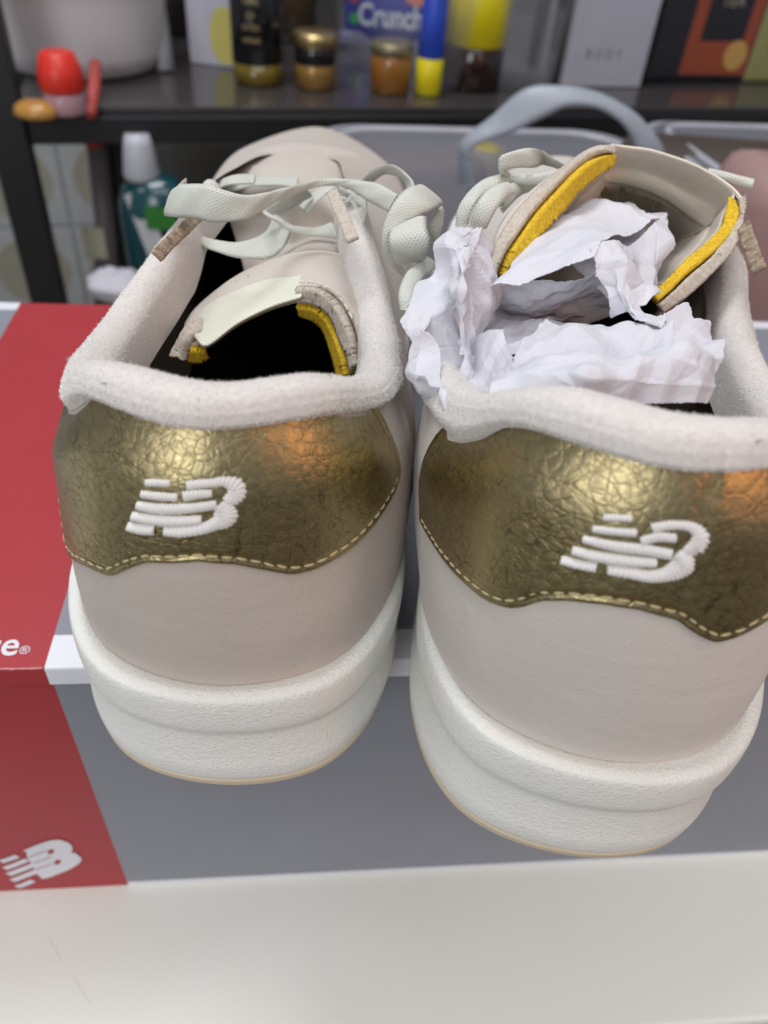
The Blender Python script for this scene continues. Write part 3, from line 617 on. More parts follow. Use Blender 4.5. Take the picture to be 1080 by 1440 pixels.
inner0 = LC[:-1]+[(862, 210, 15.6)]+TOP[1:-1]+[(1033, 278, 15.1)]+RC[1:]
deep1 = [(728, 392, 13.6), (742, 372, 13.9), (762, 350, 14.3), (782, 328, 14.8), (802, 305, 15.2), (822, 285, 15.7), (838, 268, 16.1), (848, 258, 16.4), (862, 258, 16.7), (885, 262, 16.9), (910, 270, 17.0), (935, 282, 17.0), (955, 296, 16.8), (970, 307, 16.5), (982, 316, 16.1), (988, 322, 15.8), (984, 333, 15.3), (975, 350, 14.9), (962, 364, 14.5), (948, 380, 14.1), (935, 394, 13.8), (920, 406, 13.5), (906, 416, 13.3), (895, 424, 13.1)]
deep1 = deep1[:len(inner0)]
while len(deep1) < len(inner0): deep1.append(deep1[-1])
deep2 = shrink(deep1, 850, 400, .45, 2.2); deep3 = shrink(deep1, 850, 420, .8, 3.2)
M_tlin = nubuck('tongue_lining', (.56, .50, .43), .004)
mid01 = [((a[0]*.5+b[0]*.5), (a[1]*.5+b[1]*.5), a[2]*.5+b[2]*.5+.35) for a, b in zip(inner0, deep1)]
Gi = sheet([inner0, mid01, deep1, deep2, deep3], 50, 150)
tr_ = slab('tongue', Gi, .05, M_tlin, right)
k0, k1 = int(150*7.2/23), int(150*15.6/23)
Gl = Gi[:25, k0:k1].copy(); Gl += unit(CAM-Gl)*.06; Gl[0] -= np.array([0, 0, 0])
lab2 = slab('label_tab', Gl, .04, M_satin2, right, tr_)
rimA = cr_open(P3(TOP), 60); Gt = np.stack([Gl[1, :], Gl[0, :]]) if False else None
bk = [off(TOP, -.0), off([(x, y-1, Y) for x, y, Y in TOP], -.25), off([(x, y+14, Y) for x, y, Y in TOP], -1.2)]
slab('label_fold', sheet([off(TOP, .05, 6), off(TOP, .12, 1), off(TOP, -.15, -1), off(TOP, -.5, 3), off(TOP, -1.4, 22)], 26, 60), .04, M_satin2, right, tr_)
outerL = sheet([LA2, LA, off([(x+4, y+8, Y) for x, y, Y in LA], -.5), off([(x+30, y+40, Y) for x, y, Y in LA], -2.0)], 24, 80); slab('leather_face', outerL, .05, M_tong, right, tr_)
outerR = sheet([RA, off([(x-2, y+3, Y) for x, y, Y in RA], -.4), off([(x-20, y+22, Y) for x, y, Y in RA], -1.5)], 16, 80); slab('leather_face', outerR, .05, M_tong, right, tr_)
band('cut_edge', LA2, LB_, .12, M_raw, right, tr_, n=160, seed=2)
band('cut_edge', RA, RB_, .12, M_raw, right, tr_, n=160, seed=3)
band('foam_padding', off(LB_, -.03), off(LC, -.03), .15, M_foam, right, tr_, n=200, rag=.035, seed=4)
band('foam_padding', off(RB_, -.03), off(RC, -.03), .15, M_foam, right, tr_, n=160, rag=.012, seed=5)
# frayed lining threads along the foam
rs = np.random.RandomState(5); pc = cr_open(P3(LC), 400); FV = []
for q in range(500):
    i = rs.randint(0, 399); p = pc[i]+rs.randn(3)*.01; d = unit(np.array([.5, -.4, -.7])+rs.randn(3)*.5)*(.06+.10*rs.rand()**2); sd = unit(np.cross(d, rs.randn(3)))*.012; FV += [p-sd, p+sd, p+d]
mk('frayed_threads', FV, np.arange(len(FV)).reshape(-1, 3), M_fib, right, tr_, smooth=False, kind='stuff')
warp_text('n', 'New Balance', .34, [(838, 279, 16.3), (860, 279, 16.6), (890, 284, 16.75), (925, 296, 16.75)], plain('dark_print', (.10, .085, .05), .7), right, lab2, .9, (0, .3, .9))
def thin_line(L, r, mat, root, parent, name='seam_line', push=.04):
    P = cr_open(P3(L), 50); P = P+unit(CAM-P)*push; return tube(name, P, r, mat, root, parent, seg=5)
thin_line([(833, 267, 16.2), (865, 267, 16.7), (900, 273, 16.8), (935, 288, 16.8), (962, 304, 16.5), (982, 316, 16.1)], .012, M_brown, right, lab2)
thin_line([(1004, 311, 15.3), (985, 325, 15.4), (965, 334, 15.6)], .02, M_brown, right, lab2)

# ---- brown cut ends of the eyestays
def strip(L, w_, th, mat, root, name='eyestay_end', n=24):
    P = cr_open(P3(L), n); T = unit(np.gradient(P, axis=0)); S = unit(np.cross(T, unit(CAM-P))); r = np.random.RandomState(1); G = np.stack([P+S*w_*t+unit(CAM-P)*(.05-abs(t)*.05)+r.randn(n, 3)*.002 for t in (-.5, -.3, 0, .3, .5)])
    return slab(name, G, th, mat, root)
strip([(219, 362, 11.9), (235, 345, 12.6), (255, 326, 13.4), (276, 306, 14.2)], .20, .07, M_brown, left)
strip([(497, 340, 13.0), (487, 315, 13.6), (476, 290, 14.4), (468, 272, 15.2)], .22, .07, M_raw, left)
strip([(1069, 382, 12.6), (1061, 362, 13.2), (1053, 340, 13.8), (1046, 318, 14.4)], .22, .08, M_brown, right)

# ---- laces
ring_ribbon('lace', [(262, 250, 15.0), (246, 264, 14.3), (255, 259, 13.6), (289, 259, 13.2), (318, 268, 13.1), (346, 274, 13.3), (375, 270, 13.8), (399, 264, 14.3), (424, 258, 14.8), (451, 252, 15.2), (481, 251, 15.3), (510, 254, 15.2), (534, 259, 14.9), (560, 274, 14.4)],
    [(255, 282, 15.0), (232, 300, 14.3), (240, 305, 13.5), (275, 308, 13.1), (301, 313, 13.0), (342, 309, 13.1), (363, 300, 13.5), (383, 288, 14.0), (403, 276, 14.6), (424, 268, 15.0), (451, 262, 15.3), (485, 264, 15.3), (518, 283, 14.9), (548, 299, 14.4)], .10, M_lace, left, 140)
ring_ribbon('lace', [(500, 268, 15.8), (510, 253, 15.6), (522, 241, 15.5), (534, 234, 15.4), (550, 232, 15.2), (567, 240, 15.0), (578, 252, 14.7), (583, 264, 14.5)], [(512, 272, 16.4), (522, 258, 16.2), (534, 249, 16.1), (544, 245, 16.0), (554, 246, 15.7), (564, 251, 15.5), (571, 260, 15.2), (574, 270, 15.0)], .09, M_lace, left, 60, seed=1)
ring_ribbon('lace', [(590, 259, 14.6), (575, 263, 14.0), (558, 278, 13.7), (545, 302, 13.5), (537, 328, 13.4), (538, 350, 13.4), (547, 370, 13.6), (567, 389, 13.8)], [(624, 288, 14.6), (610, 296, 13.9), (590, 303, 13.6), (570, 312, 13.5), (554, 330, 13.4), (553, 352, 13.4), (562, 370, 13.6), (574, 384, 13.8)], .12, M_lace, left, 70, seed=2)
ring_ribbon('lace', [(548, 322, 13.5), (545, 334, 13.05), (547, 352, 12.95), (556, 370, 13.3)], [(600, 305, 13.6), (601, 322, 13.1), (606, 344, 13.0), (598, 364, 13.3)], .14, M_lace, left, 40, seed=3)
ring_ribbon('lace', [(620, 288, 14.8), (612, 300, 14.4), (604, 320, 14.2), (612, 345, 14.4)], [(622, 310, 14.9), (622, 318, 14.5), (618, 335, 14.3), (620, 352, 14.5)], .10, M_lace, left, 30, seed=4)
ring_ribbon('lace', [(283, 330, 14.9), (301, 337, 14.9), (330, 340, 14.9), (357, 335, 15.0), (374, 324, 15.3), (381, 310, 15.8), (378, 298, 16.3)], [(276, 341, 14.7), (293, 350, 14.6), (318, 359, 14.5), (346, 364, 14.5), (378, 364, 14.6), (402, 345, 15.0), (411, 318, 15.7)], .10, M_lace, left, 60, seed=5)
ring_ribbon('lace', [(369, 296, 15.2), (380, 288, 15.4), (393, 279, 15.7), (410, 270, 16.1), (430, 264, 16.5)], [(377, 303, 15.3), (395, 300, 15.8), (412, 292, 16.3), (425, 284, 16.7), (440, 276, 17.0)], .08, M_lace, left, 40, seed=6)
ring_ribbon('lace', [(369, 295, 15.2), (385, 304, 15.0), (403, 314, 15.0), (422, 318, 15.2), (444, 320, 15.4), (466, 312, 15.6)], [(375, 304, 15.1), (388, 313, 14.95), (405, 324, 14.9), (424, 331, 15.0), (446, 333, 15.2), (474, 336, 15.4)], .09, M_lace, left, 50, seed=7)
ring_ribbon('lace', [(432, 300, 16.5), (445, 285, 16.8), (458, 274, 17.0), (476, 262, 17.3)], [(420, 290, 17.0), (432, 278, 17.2), (446, 268, 17.4), (462, 258, 17.6)], .08, M_lace, left, 30, seed=8)
ring_ribbon('lace', [(476, 262, 15.8), (488, 268, 15.6), (497, 274, 15.5), (492, 284, 15.4)], [(470, 272, 16.0), (482, 276, 15.9), (487, 280, 15.7), (482, 288, 15.5)], .08, M_lace, left, 30, seed=9)
ring_ribbon('lace', [(480, 300, 16.0), (500, 290, 15.6), (514, 300, 15.2), (508, 330, 15.0)], [(470, 285, 16.4), (495, 272, 16.0), (514, 276, 15.6), (498, 300, 15.4)], .08, M_lace, left, 30, seed=10)
for q, (x0, y0, x1, y1, Y) in enumerate([(300, 262, 420, 250, 19.0), (330, 246, 470, 252, 21.0), (290, 262, 360, 246, 17.5), (352, 240, 500, 244, 23.0)]):
    ring_ribbon('lace', [(x0, y0, Y), ((x0+x1)/2, (y0+y1)/2-7, Y-.2), (x1, y1, Y)], [(x0+3, y0+14, Y-.9), ((x0+x1)/2, (y0+y1)/2+6, Y-1.1), (x1-3, y1+13, Y-.9)], .10, M_lace, left, 30, seed=20+q)
# right shoe
ring_ribbon('lace', [(800, 238, 15.8), (776, 222, 15.4), (760, 211, 15.1), (744, 208, 14.9), (722, 212, 14.6), (704, 220, 14.5), (701, 232, 14.6), (712, 244, 15.0), (735, 254, 15.4)], [(806, 246, 16.4), (782, 236, 16.2), (766, 232, 16.0), (750, 236, 15.0), (730, 236, 14.7), (711, 238, 14.6), (712, 246, 14.7), (724, 254, 15.0), (742, 256, 15.3)], .11, M_lace, right, 80, seed=31)
ring_ribbon('lace', [(710, 241, 14.9), (735, 246, 14.8), (760, 244, 14.8), (790, 236, 15.2), (820, 230, 15.8)], [(712, 252, 14.9), (738, 262, 14.8), (766, 258, 14.8), (796, 248, 15.2), (824, 240, 15.8)], .10, M_lace, right, 50, seed=32)
ring_ribbon('lace', [(640, 318, 13.8), (642, 300, 13.9), (650, 282, 14.0), (664, 264, 14.3), (690, 248, 14.7), (716, 246, 15.0)], [(658, 316, 13.7), (662, 300, 13.7), (670, 285, 13.8), (684, 272, 14.1), (702, 263, 14.5), (722, 262, 14.9)], .14, M_lace, right, 60, seed=33)
ring_ribbon('lace', [(660, 318, 13.4), (664, 300, 13.4), (674, 280, 13.5), (690, 263, 13.8), (708, 258, 14.2)], [(684, 322, 13.3), (692, 306, 13.3), (700, 292, 13.4), (712, 280, 13.7), (724, 272, 14.1)], .18, M_lace, right, 50, seed=34)
ring_ribbon('lace', [(700, 272, 14.3), (718, 258, 14.7), (738, 254, 15.0), (762, 256, 15.2)], [(708, 300, 14.2), (722, 284, 14.6), (738, 272, 15.0), (756, 268, 15.3)], .10, M_lace, right, 40, seed=35)
ring_ribbon('lace', [(600, 360, 13.6), (578, 376, 12.9), (565, 395, 12.3), (560, 415, 11.9), (562, 436, 11.7)], [(612, 378, 13.6), (598, 390, 12.8), (588, 404, 12.2), (580, 420, 11.8), (578, 440, 11.6)], .12, M_lace, right, 40, seed=36)
ring_ribbon('lace', [(995, 236, 16.6), (1015, 240, 16.6), (1038, 246, 16.5), (1061, 252, 16.4)], [(992, 247, 16.6), (1012, 252, 16.6), (1034, 259, 16.5), (1056, 266, 16.4)], .22, M_lace, right, 30, seed=37)

# ------------------------------------------------------------------ tissue paper crumpled into the right shoe
tis = Root('tissue_paper', tuple(atY(820, 480, 10.5)*np.array([1, 1, 0])+np.array([0, 0, BOXH+3])), 0, label='crumpled white tissue paper stuffed in the right sneaker', cat='tissue paper')
def crumple(rows, m, n, amp, seed, folds=9, straight=True, th=.012):
    Gc = np.array([P3(r) for r in rows]); a, b = Gc.shape[:2]; rs = np.random.RandomState(seed)
    def lin(A, k): u = np.linspace(0, len(A)-1, k); i = np.minimum(u.astype(int), len(A)-2); f = (u-i).reshape((-1,)+(1,)*(A.ndim-1)); f = f*f*(3-2*f)*.35+f*.65; return A[i]*(1-f)+A[i+1]*f
    G = lin(lin(Gc, m).transpose(1, 0, 2), n).transpose(1, 0, 2)
    N = normals_grid(G); h = np.zeros((m, n))
    for q in range(folds):
        d = unit(rs.randn(3)); wv = .5+1.3*rs.rand(); ph = rs.rand()*9; x = (G@d)/wv+ph; c = G[rs.randint(m), rs.randint(n)]; mask = np.exp(-(np.linalg.norm(G-c, axis=2)/1.4)**2)
        h += (abs(x-np.floor(x)-.5)*2-.5)*amp*mask*(.8+1.1*rs.rand())*wv
    for q in range(6):
        d = unit(rs.randn(3)); x = (G@d)/(.3+.3*rs.rand())+rs.rand()*9+.5*np.sin(G@unit(rs.randn(3))*2); h += (abs(x-np.floor(x)-.5)*2-.5)*amp*.22*np.exp(-(np.linalg.norm(G-G[rs.randint(m), rs.randint(n)], axis=2)/1.0)**2)*1.6
    G = G+N*h[..., None]*1.35
    r = rs.randn(4, max(m, n))*.035; 
    G[0] += (G[0]-G[1])*r[0, :n, None]*12; G[-1] += (G[-1]-G[-2])*r[1, :n, None]*12; G[:, 0] += (G[:, 0]-G[:, 1])*r[2, :m, None]*12; G[:, -1] += (G[:, -1]-G[:, -2])*r[3, :m, None]*12
    o = slab('paper_sheet', G, th, M_paper, tis); 
    for p in o.data.polygons: p.use_smooth = False
    return o
# lobe that spills over the left side of the collar
crumple([[(645, 322, 12.6), (662, 317, 12.6), (680, 317, 12.7), (690, 345, 12.8), (692, 378, 12.7)],
         [(612, 352, 12.0), (635, 345, 11.7), (660, 352, 11.4), (676, 370, 11.9), (688, 398, 12.4)],
         [(585, 398, 11.4), (612, 405, 11.3), (640, 410, 10.9), (662, 420, 11.4), (688, 428, 12.2)],
         [(566, 455, 10.8), (592, 462, 10.4), (622, 462, 10.9), (650, 470, 11.0), (680, 455, 12.0)],
         [(582, 488, 10.2), (606, 505, 9.9), (626, 522, 10.5), (645, 515, 10.8), (664, 490, 11.6)],
         [(612, 530, 9.6), (626, 556, 9.3), (640, 572, 9.7), (645, 552, 10.2), (656, 520, 11.0)],
         [(634, 578, 9.0), (640, 590, 8.8), (646, 592, 9.0), (648, 560, 9.7), (654, 540, 10.6)]], 90, 70, .10, 4, 12)
crumple([[(640, 345, 11.6), (652, 340, 11.3), (664, 352, 11.3)], [(655, 370, 11.1), (650, 385, 10.9), (668, 395, 11.2)], [(625, 430, 10.9), (648, 430, 10.6), (665, 440, 10.9)], [(648, 480, 10.6), (652, 500, 10.5), (662, 490, 10.9)], [(650, 535, 10.2), (654, 545, 10.1), (658, 540, 10.3)]], 60, 30, .08, 7)
# grey sheet lining the heel corner
crumple([[(648, 595, 8.6), (690, 590, 8.4), (735, 560, 8.4)], [(650, 560, 9.3), (695, 560, 9.0), (745, 535, 8.8)], [(655, 525, 10.2), (690, 520, 9.8), (720, 500, 9.8)], [(668, 478, 11.2), (692, 475, 11.0), (712, 480, 10.6)]], 50, 50, .06, 9)
# big pale ball behind the heel
crumple([[(690, 560, 8.4), (740, 562, 8.2), (800, 560, 8.2), (870, 566, 8.2), (940, 566, 8.4), (1000, 566, 8.8)],
         [(700, 530, 8.9), (755, 535, 8.5), (820, 530, 8.3), (885, 535, 8.4), (950, 540, 8.6), (1006, 545, 9.0)],
         [(722, 500, 9.6), (775, 508, 9.1), (835, 500, 8.9), (895, 505, 8.8), (955, 505, 9.1), (1008, 510, 9.6)],
         [(745, 470, 10.4), (790, 476, 9.9), (845, 478, 9.7), (900, 478, 9.5), (955, 472, 9.8), (1003, 480, 10.3)],
         [(768, 450, 11.2), (805, 456, 10.9), (850, 465, 10.5), (900, 458, 10.3), (945, 448, 10.5), (990, 452, 11.2)],
         [(770, 462, 12.2), (810, 470, 12.0), (850, 474, 11.6), (900, 450, 11.2), (935, 436, 11.4), (965, 430, 12.2)]], 110, 120, .11, 12, 16)
# arching tube of paper under the tongue
crumple([[(690, 404, 11.6), (725, 400, 11.5), (765, 385, 11.5), (805, 372, 11.5), (836, 360, 11.6)],
         [(700, 392, 11.9), (735, 368, 12.0), (775, 352, 12.1), (815, 340, 12.1), (845, 340, 11.9)],
         [(738, 345, 13.4), (765, 325, 13.6), (800, 312, 13.6), (838, 312, 13.2), (870, 330, 12.6)],
         [(780, 312, 14.8), (805, 300, 15.0), (838, 292, 15.0), (880, 298, 14.6), (905, 320, 13.8)],
         [(830, 292, 15.8), (855, 288, 15.9), (885, 290, 15.7), (915, 294, 15.3), (940, 298, 14.8)]], 80, 90, .07, 21, 10)
crumple([[(836, 345, 11.7), (850, 338, 11.9), (880, 350, 12.4), (905, 330, 13.4), (938, 298, 14.6)], [(846, 385, 11.4), (862, 372, 11.6), (892, 385, 12.0), (915, 360, 12.8), (944, 335, 13.8)], [(856, 420, 11.3), (880, 408, 11.2), (905, 415, 11.6), (920, 392, 12.2), (928, 372, 13.0)], [(866, 440, 11.3), (890, 436, 11.0), (910, 426, 11.2), (918, 416, 11.6), (925, 410, 12.2)]], 70, 70, .07, 22, 8)
crumple([[(880, 398, 11.2), (900, 415, 11.0), (920, 432, 10.9), (942, 448, 10.8)], [(872, 412, 11.0), (890, 430, 10.8), (912, 448, 10.6), (932, 458, 10.5)], [(880, 438, 10.8), (895, 452, 10.5), (912, 462, 10.4), (926, 466, 10.4)]], 40, 60, .06, 23, 6)
crumple([[(760, 345, 14.0), (820, 320, 14.6), (880, 305, 15.3), (938, 300, 15.6)], [(800, 365, 13.0), (850, 345, 13.4), (900, 340, 14.0), (936, 340, 14.6)], [(830, 385, 12.6), (865, 385, 12.8), (905, 385, 13.2), (928, 385, 13.6)], [(856, 418, 12.3), (880, 422, 12.3), (905, 420, 12.5), (922, 415, 12.8)]], 60, 60, .06, 41, 7)
# shaded sheets deep inside
crumple([[(688, 400, 12.1), (740, 410, 12.0), (800, 395, 12.0), (850, 375, 12.1)], [(690, 430, 12.4), (745, 435, 12.6), (800, 425, 12.9), (860, 412, 13.0)], [(695, 440, 13.0), (745, 452, 13.4), (800, 455, 13.6), (862, 445, 13.6)]], 50, 60, .08, 31, 8)
crumple([[(672, 520, 10.6), (700, 510, 10.4), (735, 505, 10.4), (765, 470, 11.0)], [(680, 480, 11.6), (712, 478, 11.4), (740, 470, 11.6), (780, 450, 12.2)], [(690, 440, 12.8), (730, 446, 12.6), (765, 446, 13.0), (830, 440, 13.6)]], 50, 50, .10, 33, 8)

# ------------------------------------------------------------------ metal rack behind
M_rack = plain('black_metal', (.012, .012, .014), .45); M_glass = plain('dark_glass_shelf', (.055, .050, .050), .16, spec=.8)
RO = atZ(25, 168, 6.5); RO[2] = 0; SH = 6.7
rack = Root('storage_rack', tuple(RO), 18.6, label='black metal rack with a dark glass shelf full of jars and bottles', cat='rack')
def rl(u, v, z): return rack.world(np.array([u, v, z]))
bx('shelf_beam', rl(60, .8, 5.75), (124, 1.6, 1.75), M_rack, rack, yaw=18.6, bev=.12)
bx('shelf_beam', rl(60, 39, 5.75), (124, 1.6, 1.75), M_rack, rack, yaw=18.6, bev=.12)
bx('shelf_beam', rl(-.9, 20, 5.75), (1.6, 40, 1.75), M_rack, rack, yaw=18.6, bev=.12)
bx('glass_shelf', rl(60, 20, 6.85), (120, 38.5, .45), M_glass, rack, yaw=18.6, bev=.08)
bx('rack_leg', rl(-.8, .6, -15), (2.4, 2.4, 110), M_rack, rack, yaw=18.6, bev=.1)
lp = atY(158, 200, 64.0); bx('rack_leg', (lp[0], 64, -22), (2.3, 2.3, 54), M_rack, rack, yaw=18.6, bev=.1)
lp = atZ(795, 118, 7.1); bx('rack_leg', (lp[0], lp[1]+1, 30), (3.0, 2.4, 46), M_rack, rack, yaw=18.6, bev=.1)
lp = atZ(750, 105, 7.1); bx('rack_leg', (lp[0], lp[1]+1, 30), (.8, 1.2, 46), plain('steel_strip', (.20, .18, .19), .3, .8), rack, yaw=18.6, bev=.1)
bx('low_shelf', rl(62, 24, -9.6), (120, 46, .9), plain('low_shelf_board', (.05, .045, .045), .35), rack, yaw=18.6, bev=.1)
bx('back_panel', rl(68, 46, 26), (112, 1.0, 36), plain('olive_back_panel', (.05, .042, .026), .6), rack, yaw=18.6, bev=.1)

SZ = SH+.4
def base(px, py, z=None): return atZ(px, py, SZ if z is None else z)
M_wcap = plain('white_plastic', (.50, .51, .56), .35); M_redp = plain('red_plastic', (.75, .035, .02), .35); M_goldcap = plain('gold_lid', (.55, .42, .20), .28, .9)
M_black = plain('black_glass', (.008, .008, .009), .12, spec=.7); M_amber = plain('honey_glass', (.30, .12, .02), .15, spec=.7); M_yel = plain('yellow_plastic', (.80, .66, .01), .3)
M_blue = plain('blue_plastic', (.03, .08, .55), .35); M_brown2 = plain('dark_brown_glass', (.028, .012, .009), .12, spec=.7); M_cream = plain('cream_card', (.72, .68, .50), .5)
def face(name, p, n_, w_, h_, mat, root, parent=None, off=.0, up=(0, 0, 1), th=.05):
    n_ = unit(np.array(n_, float)); up = np.array(up, float); xd = unit(np.cross(up, n_)); yd = np.cross(n_, xd); c = np.asarray(p)+n_*off
    V = [c+xd*a*w_/2+yd*b*h_/2+n_*t for t in (-th, 0) for a, b in ((-1, -1), (1, -1), (1, 1), (-1, 1))]
    return mk(name, V, [[3, 2, 1, 0], [4, 5, 6, 7], [0, 1, 5, 4], [1, 2, 6, 5], [2, 3, 7, 6], [3, 0, 4, 7]], mat, root, parent, smooth=False), xd, yd
# white plastic tub
b = base(118, 90); r = Root('plastic_tub', tuple(b), label='translucent white round tub at the left end of the glass shelf', cat='tub')
lathe('tub_body', b, [(4.6, 0), (5.6, .25), (6.2, 1.5), (6.9, 5.5), (7.1, 6.0), (6.8, 6.0), (6.5, 5.0), (5.8, 1.6), (4.8, .7), (.1, .6)], clear('milky_plastic', (.88, .84, .87), .97, .35), r)
lathe('green_contents', b+np.array([1.5, 1, 0]), [(3, .9), (3.4, 7.4), (.1, 8.0)], plain('olive_packet', (.22, .24, .04), .6), r)
lathe('tub_rim', b, [(7.0, 5.9), (7.5, 6.0), (7.5, 6.5), (7.0, 6.5)], M_wcap, r)
# red capped bottle
b = base(95, 158); r = Root('squeeze_bottle', tuple(b), label='small clear bottle with a red cap by the left rack leg', cat='bottle')
lathe('bottle_body', b, [(1.2, 0), (1.35, .2), (1.35, 1.1), (1.1, 1.4)], plain('pink_clear_plastic', (.45, .27, .31), .25), r); lathe('bottle_cap', b, [(1.25, 1.3), (1.45, 1.6), (1.4, 2.5), (1.05, 3.5), (.8, 3.6)], M_redp, r)
b = base(52, 163); r = Root('spice_jar', tuple(b), label='squat ochre jar lid lying beside the red capped bottle', cat='jar')
lathe('jar_body', b, [(1.3, 0), (1.45, .2), (1.3, .6), (.8, .9)], plain('ochre_glaze', (.50, .25, .06), .2), r, squash=.8)
b = base(126, 160); r = Root('red_stick', tuple(b), label='thin red stick standing right of the red capped bottle', cat='stick')
tube('shaft', [b, b+np.array([-.4, 2.5, .9]), b+np.array([-1.0, 5.0, 1.8])], .42, plain('dull_red', (.55, .09, .08), .5), r)
p = atY(130, 190, 62); r = Root('grey_pole', tuple(p), label='grey pole with a red top hanging under the shelf by the tiled wall', cat='pole')
tube('pole_shaft', [p+np.array([.3, 0, -.6]), atY(146, 400, 62)+np.array([0, 0, -9])], .85, plain('grey_tube', (.16, .14, .145), .45), r); tube('pole_tip', [p+np.array([0, 0, 1.2]), p+np.array([0.3, 0, -.6])], 1.0, M_redp, r)
p = atY(133, 342, 61); bx('price_tag', p, (1.8, .3, 2.6), M_cream, r, yaw=10)
# tilted white board leg
b = base(232, 100); r = Root('leaning_strip', tuple(b), label='narrow white strip leaning upright between the tub and the cream carton', cat='strip')
t_ = atY(212, -30, b[1]+2); tube('strip_bar', [b, b*.5+t_*.5, t_], .8, M_wcap, r, seg=4)
b = base(205, 62); r = Root('orange_bottle', tuple(b), label='orange bottle half hidden between the tub and the white strip', cat='bottle')
lathe('bottle_body', b, [(1.4, 0), (1.6, .3), (1.6, 8), (1.0, 9)], plain('orange_plastic', (.42, .16, .02), .4), r); lathe('bottle_cap', b, [(1.0, 9), (1.1, 10.5)], M_wcap, r)
# cream carton
b = base(308, 92); r = Root('paper_carton', tuple(b), -8, label='white carton with a yellow picture and purple top left of the black jar', cat='carton')
V, F = boxmesh(b+np.array([0, 1.0, 5]), (4.4, 2.6, 10), -8, .08); mk('carton_body', V, F, plain('pale_lilac_card', (.56, .55, .64), .5), r, smooth=False)
nf = np.array([-math.sin(math.radians(8)), -math.cos(math.radians(8)), 0])
bx('carton_top', b+np.array([0, 1.0, 9.6]), (4.5, 2.7, 3.4), plain('purple_print', (.16, .03, .16), .5), r, yaw=-8)
th = np.linspace(0, 2*math.pi, 30, endpoint=False); xd = unit(np.cross((0, 0, 1), nf)); c = b+np.array([0, 1.0, 0])+nf*1.32+xd*.9+np.array([0, 0, 2.2])
mk('printed_fruit', [c+xd*1.25*math.cos(a)+np.array([0, 0, 1])*2.0*math.sin(a)+nf*.02 for a in th]+[c+xd*1.25*math.cos(a)+np.array([0, 0, 1])*2.0*math.sin(a)-nf*.05 for a in th], [list(range(30))]+[[(i+1) % 30, i, i+30, (i+1) % 30+30] for i in range(30)], plain('yellow_print', (.66, .58, .16), .5), r, smooth=False)
# tall black bottle with golden base
def jar(px, py, name, label, cat, parts, ks=(.74, .72)):
    b = base(px, py); r = Root(name, tuple(b), label=label, cat=cat)
    b = b+np.array([0, parts[0][1][0][0]*ks[0], 0])
    for nm, prof, m in parts: lathe(nm, b, [(p*ks[0], z*ks[1]) for p, z in prof], m, r)
    return b, r
b, r = jar(358, 122, 'tall_jar', 'tall black labelled glass jar with an oily golden base', 'jar', [('jar_base', [(2.1, 0), (2.45, .2), (2.5, 1.6)], plain('oil_glass', (.16, .11, .01), .12, spec=.8)), ('jar_label', [(2.5, 1.55), (2.55, 1.6), (2.55, 8.2), (2.5, 8.25)], M_black), ('jar_shoulder', [(2.48, 8.2), (2.3, 9.0), (1.7, 9.8), (1.7, 12)], M_goldcap)], (.76, .95))
text_mesh('printed_letters', 'TRUFFLE', .55, plain('gold_print', (.35, .26, .13), .4), r, b+np.array([0, -2.0, 6.3]), (1, 0, 0), (0, 0, 1), center=True, width=.9)
for q in range(4): text_mesh('printed_letters', ['OLIVE', 'OIL', 'EXTRA', 'VIRGIN'][q], .42, M_goldcap, r, b+np.array([0, -2.0, 5.4-.8*q]), (1, 0, 0), (0, 0, 1), center=True)
jar(440, 128, 'small_jar', 'small round jar of golden jam with a brass coloured lid', 'jar', [('jar_base', [(1.7, 0), (2.0, .2), (2.05, 2.4), (1.95, 2.5)], plain('golden_jam', (.34, .19, .05), .2, .3)), ('jar_label', [(2.0, 2.35), (2.1, 2.4), (2.1, 3.9), (2.0, 4.0)], M_black), ('jar_lid', [(2.0, 3.9), (2.25, 3.95), (2.3, 4.9), (2.1, 5.2), (.4, 5.3)], M_goldcap)])
jar(546, 134, 'honey_jar', 'clear jar of amber honey beside the blue capped bottle', 'jar', [('jar_glass', [(1.8, 0), (2.1, .2), (2.15, 3.2), (1.9, 3.7)], M_amber), ('jar_lid', [(1.95, 3.6), (2.15, 3.7), (2.15, 4.6), (1.9, 4.75), (.2, 4.8)], plain('dull_brass_lid', (.30, .26, .16), .35, .6))])
jar(600, 136, 'glue_bottle', 'slim yellow bottle with a long blue cap in front of the honey jar', 'bottle', [('bottle_body', [(1.2, 0), (1.4, .15), (1.4, 3.4), (1.2, 3.6)], M_yel), ('bottle_cap', [(1.25, 3.5), (1.35, 3.6), (1.3, 7.8), (.9, 10.5), (.7, 11.5)], M_blue)])
jar(662, 130, 'syrup_bottle', 'dark brown bottle under a big bright yellow screw cap', 'bottle', [('bottle_body', [(2.2, 0), (2.5, .2), (2.5, 3.4), (2.2, 3.9)], M_brown2), ('bottle_cap', [(2.3, 3.7), (2.45, 3.8), (2.45, 9.8), (2.3, 10.0), (.2, 10.0)], M_yel)], (.98, .82))
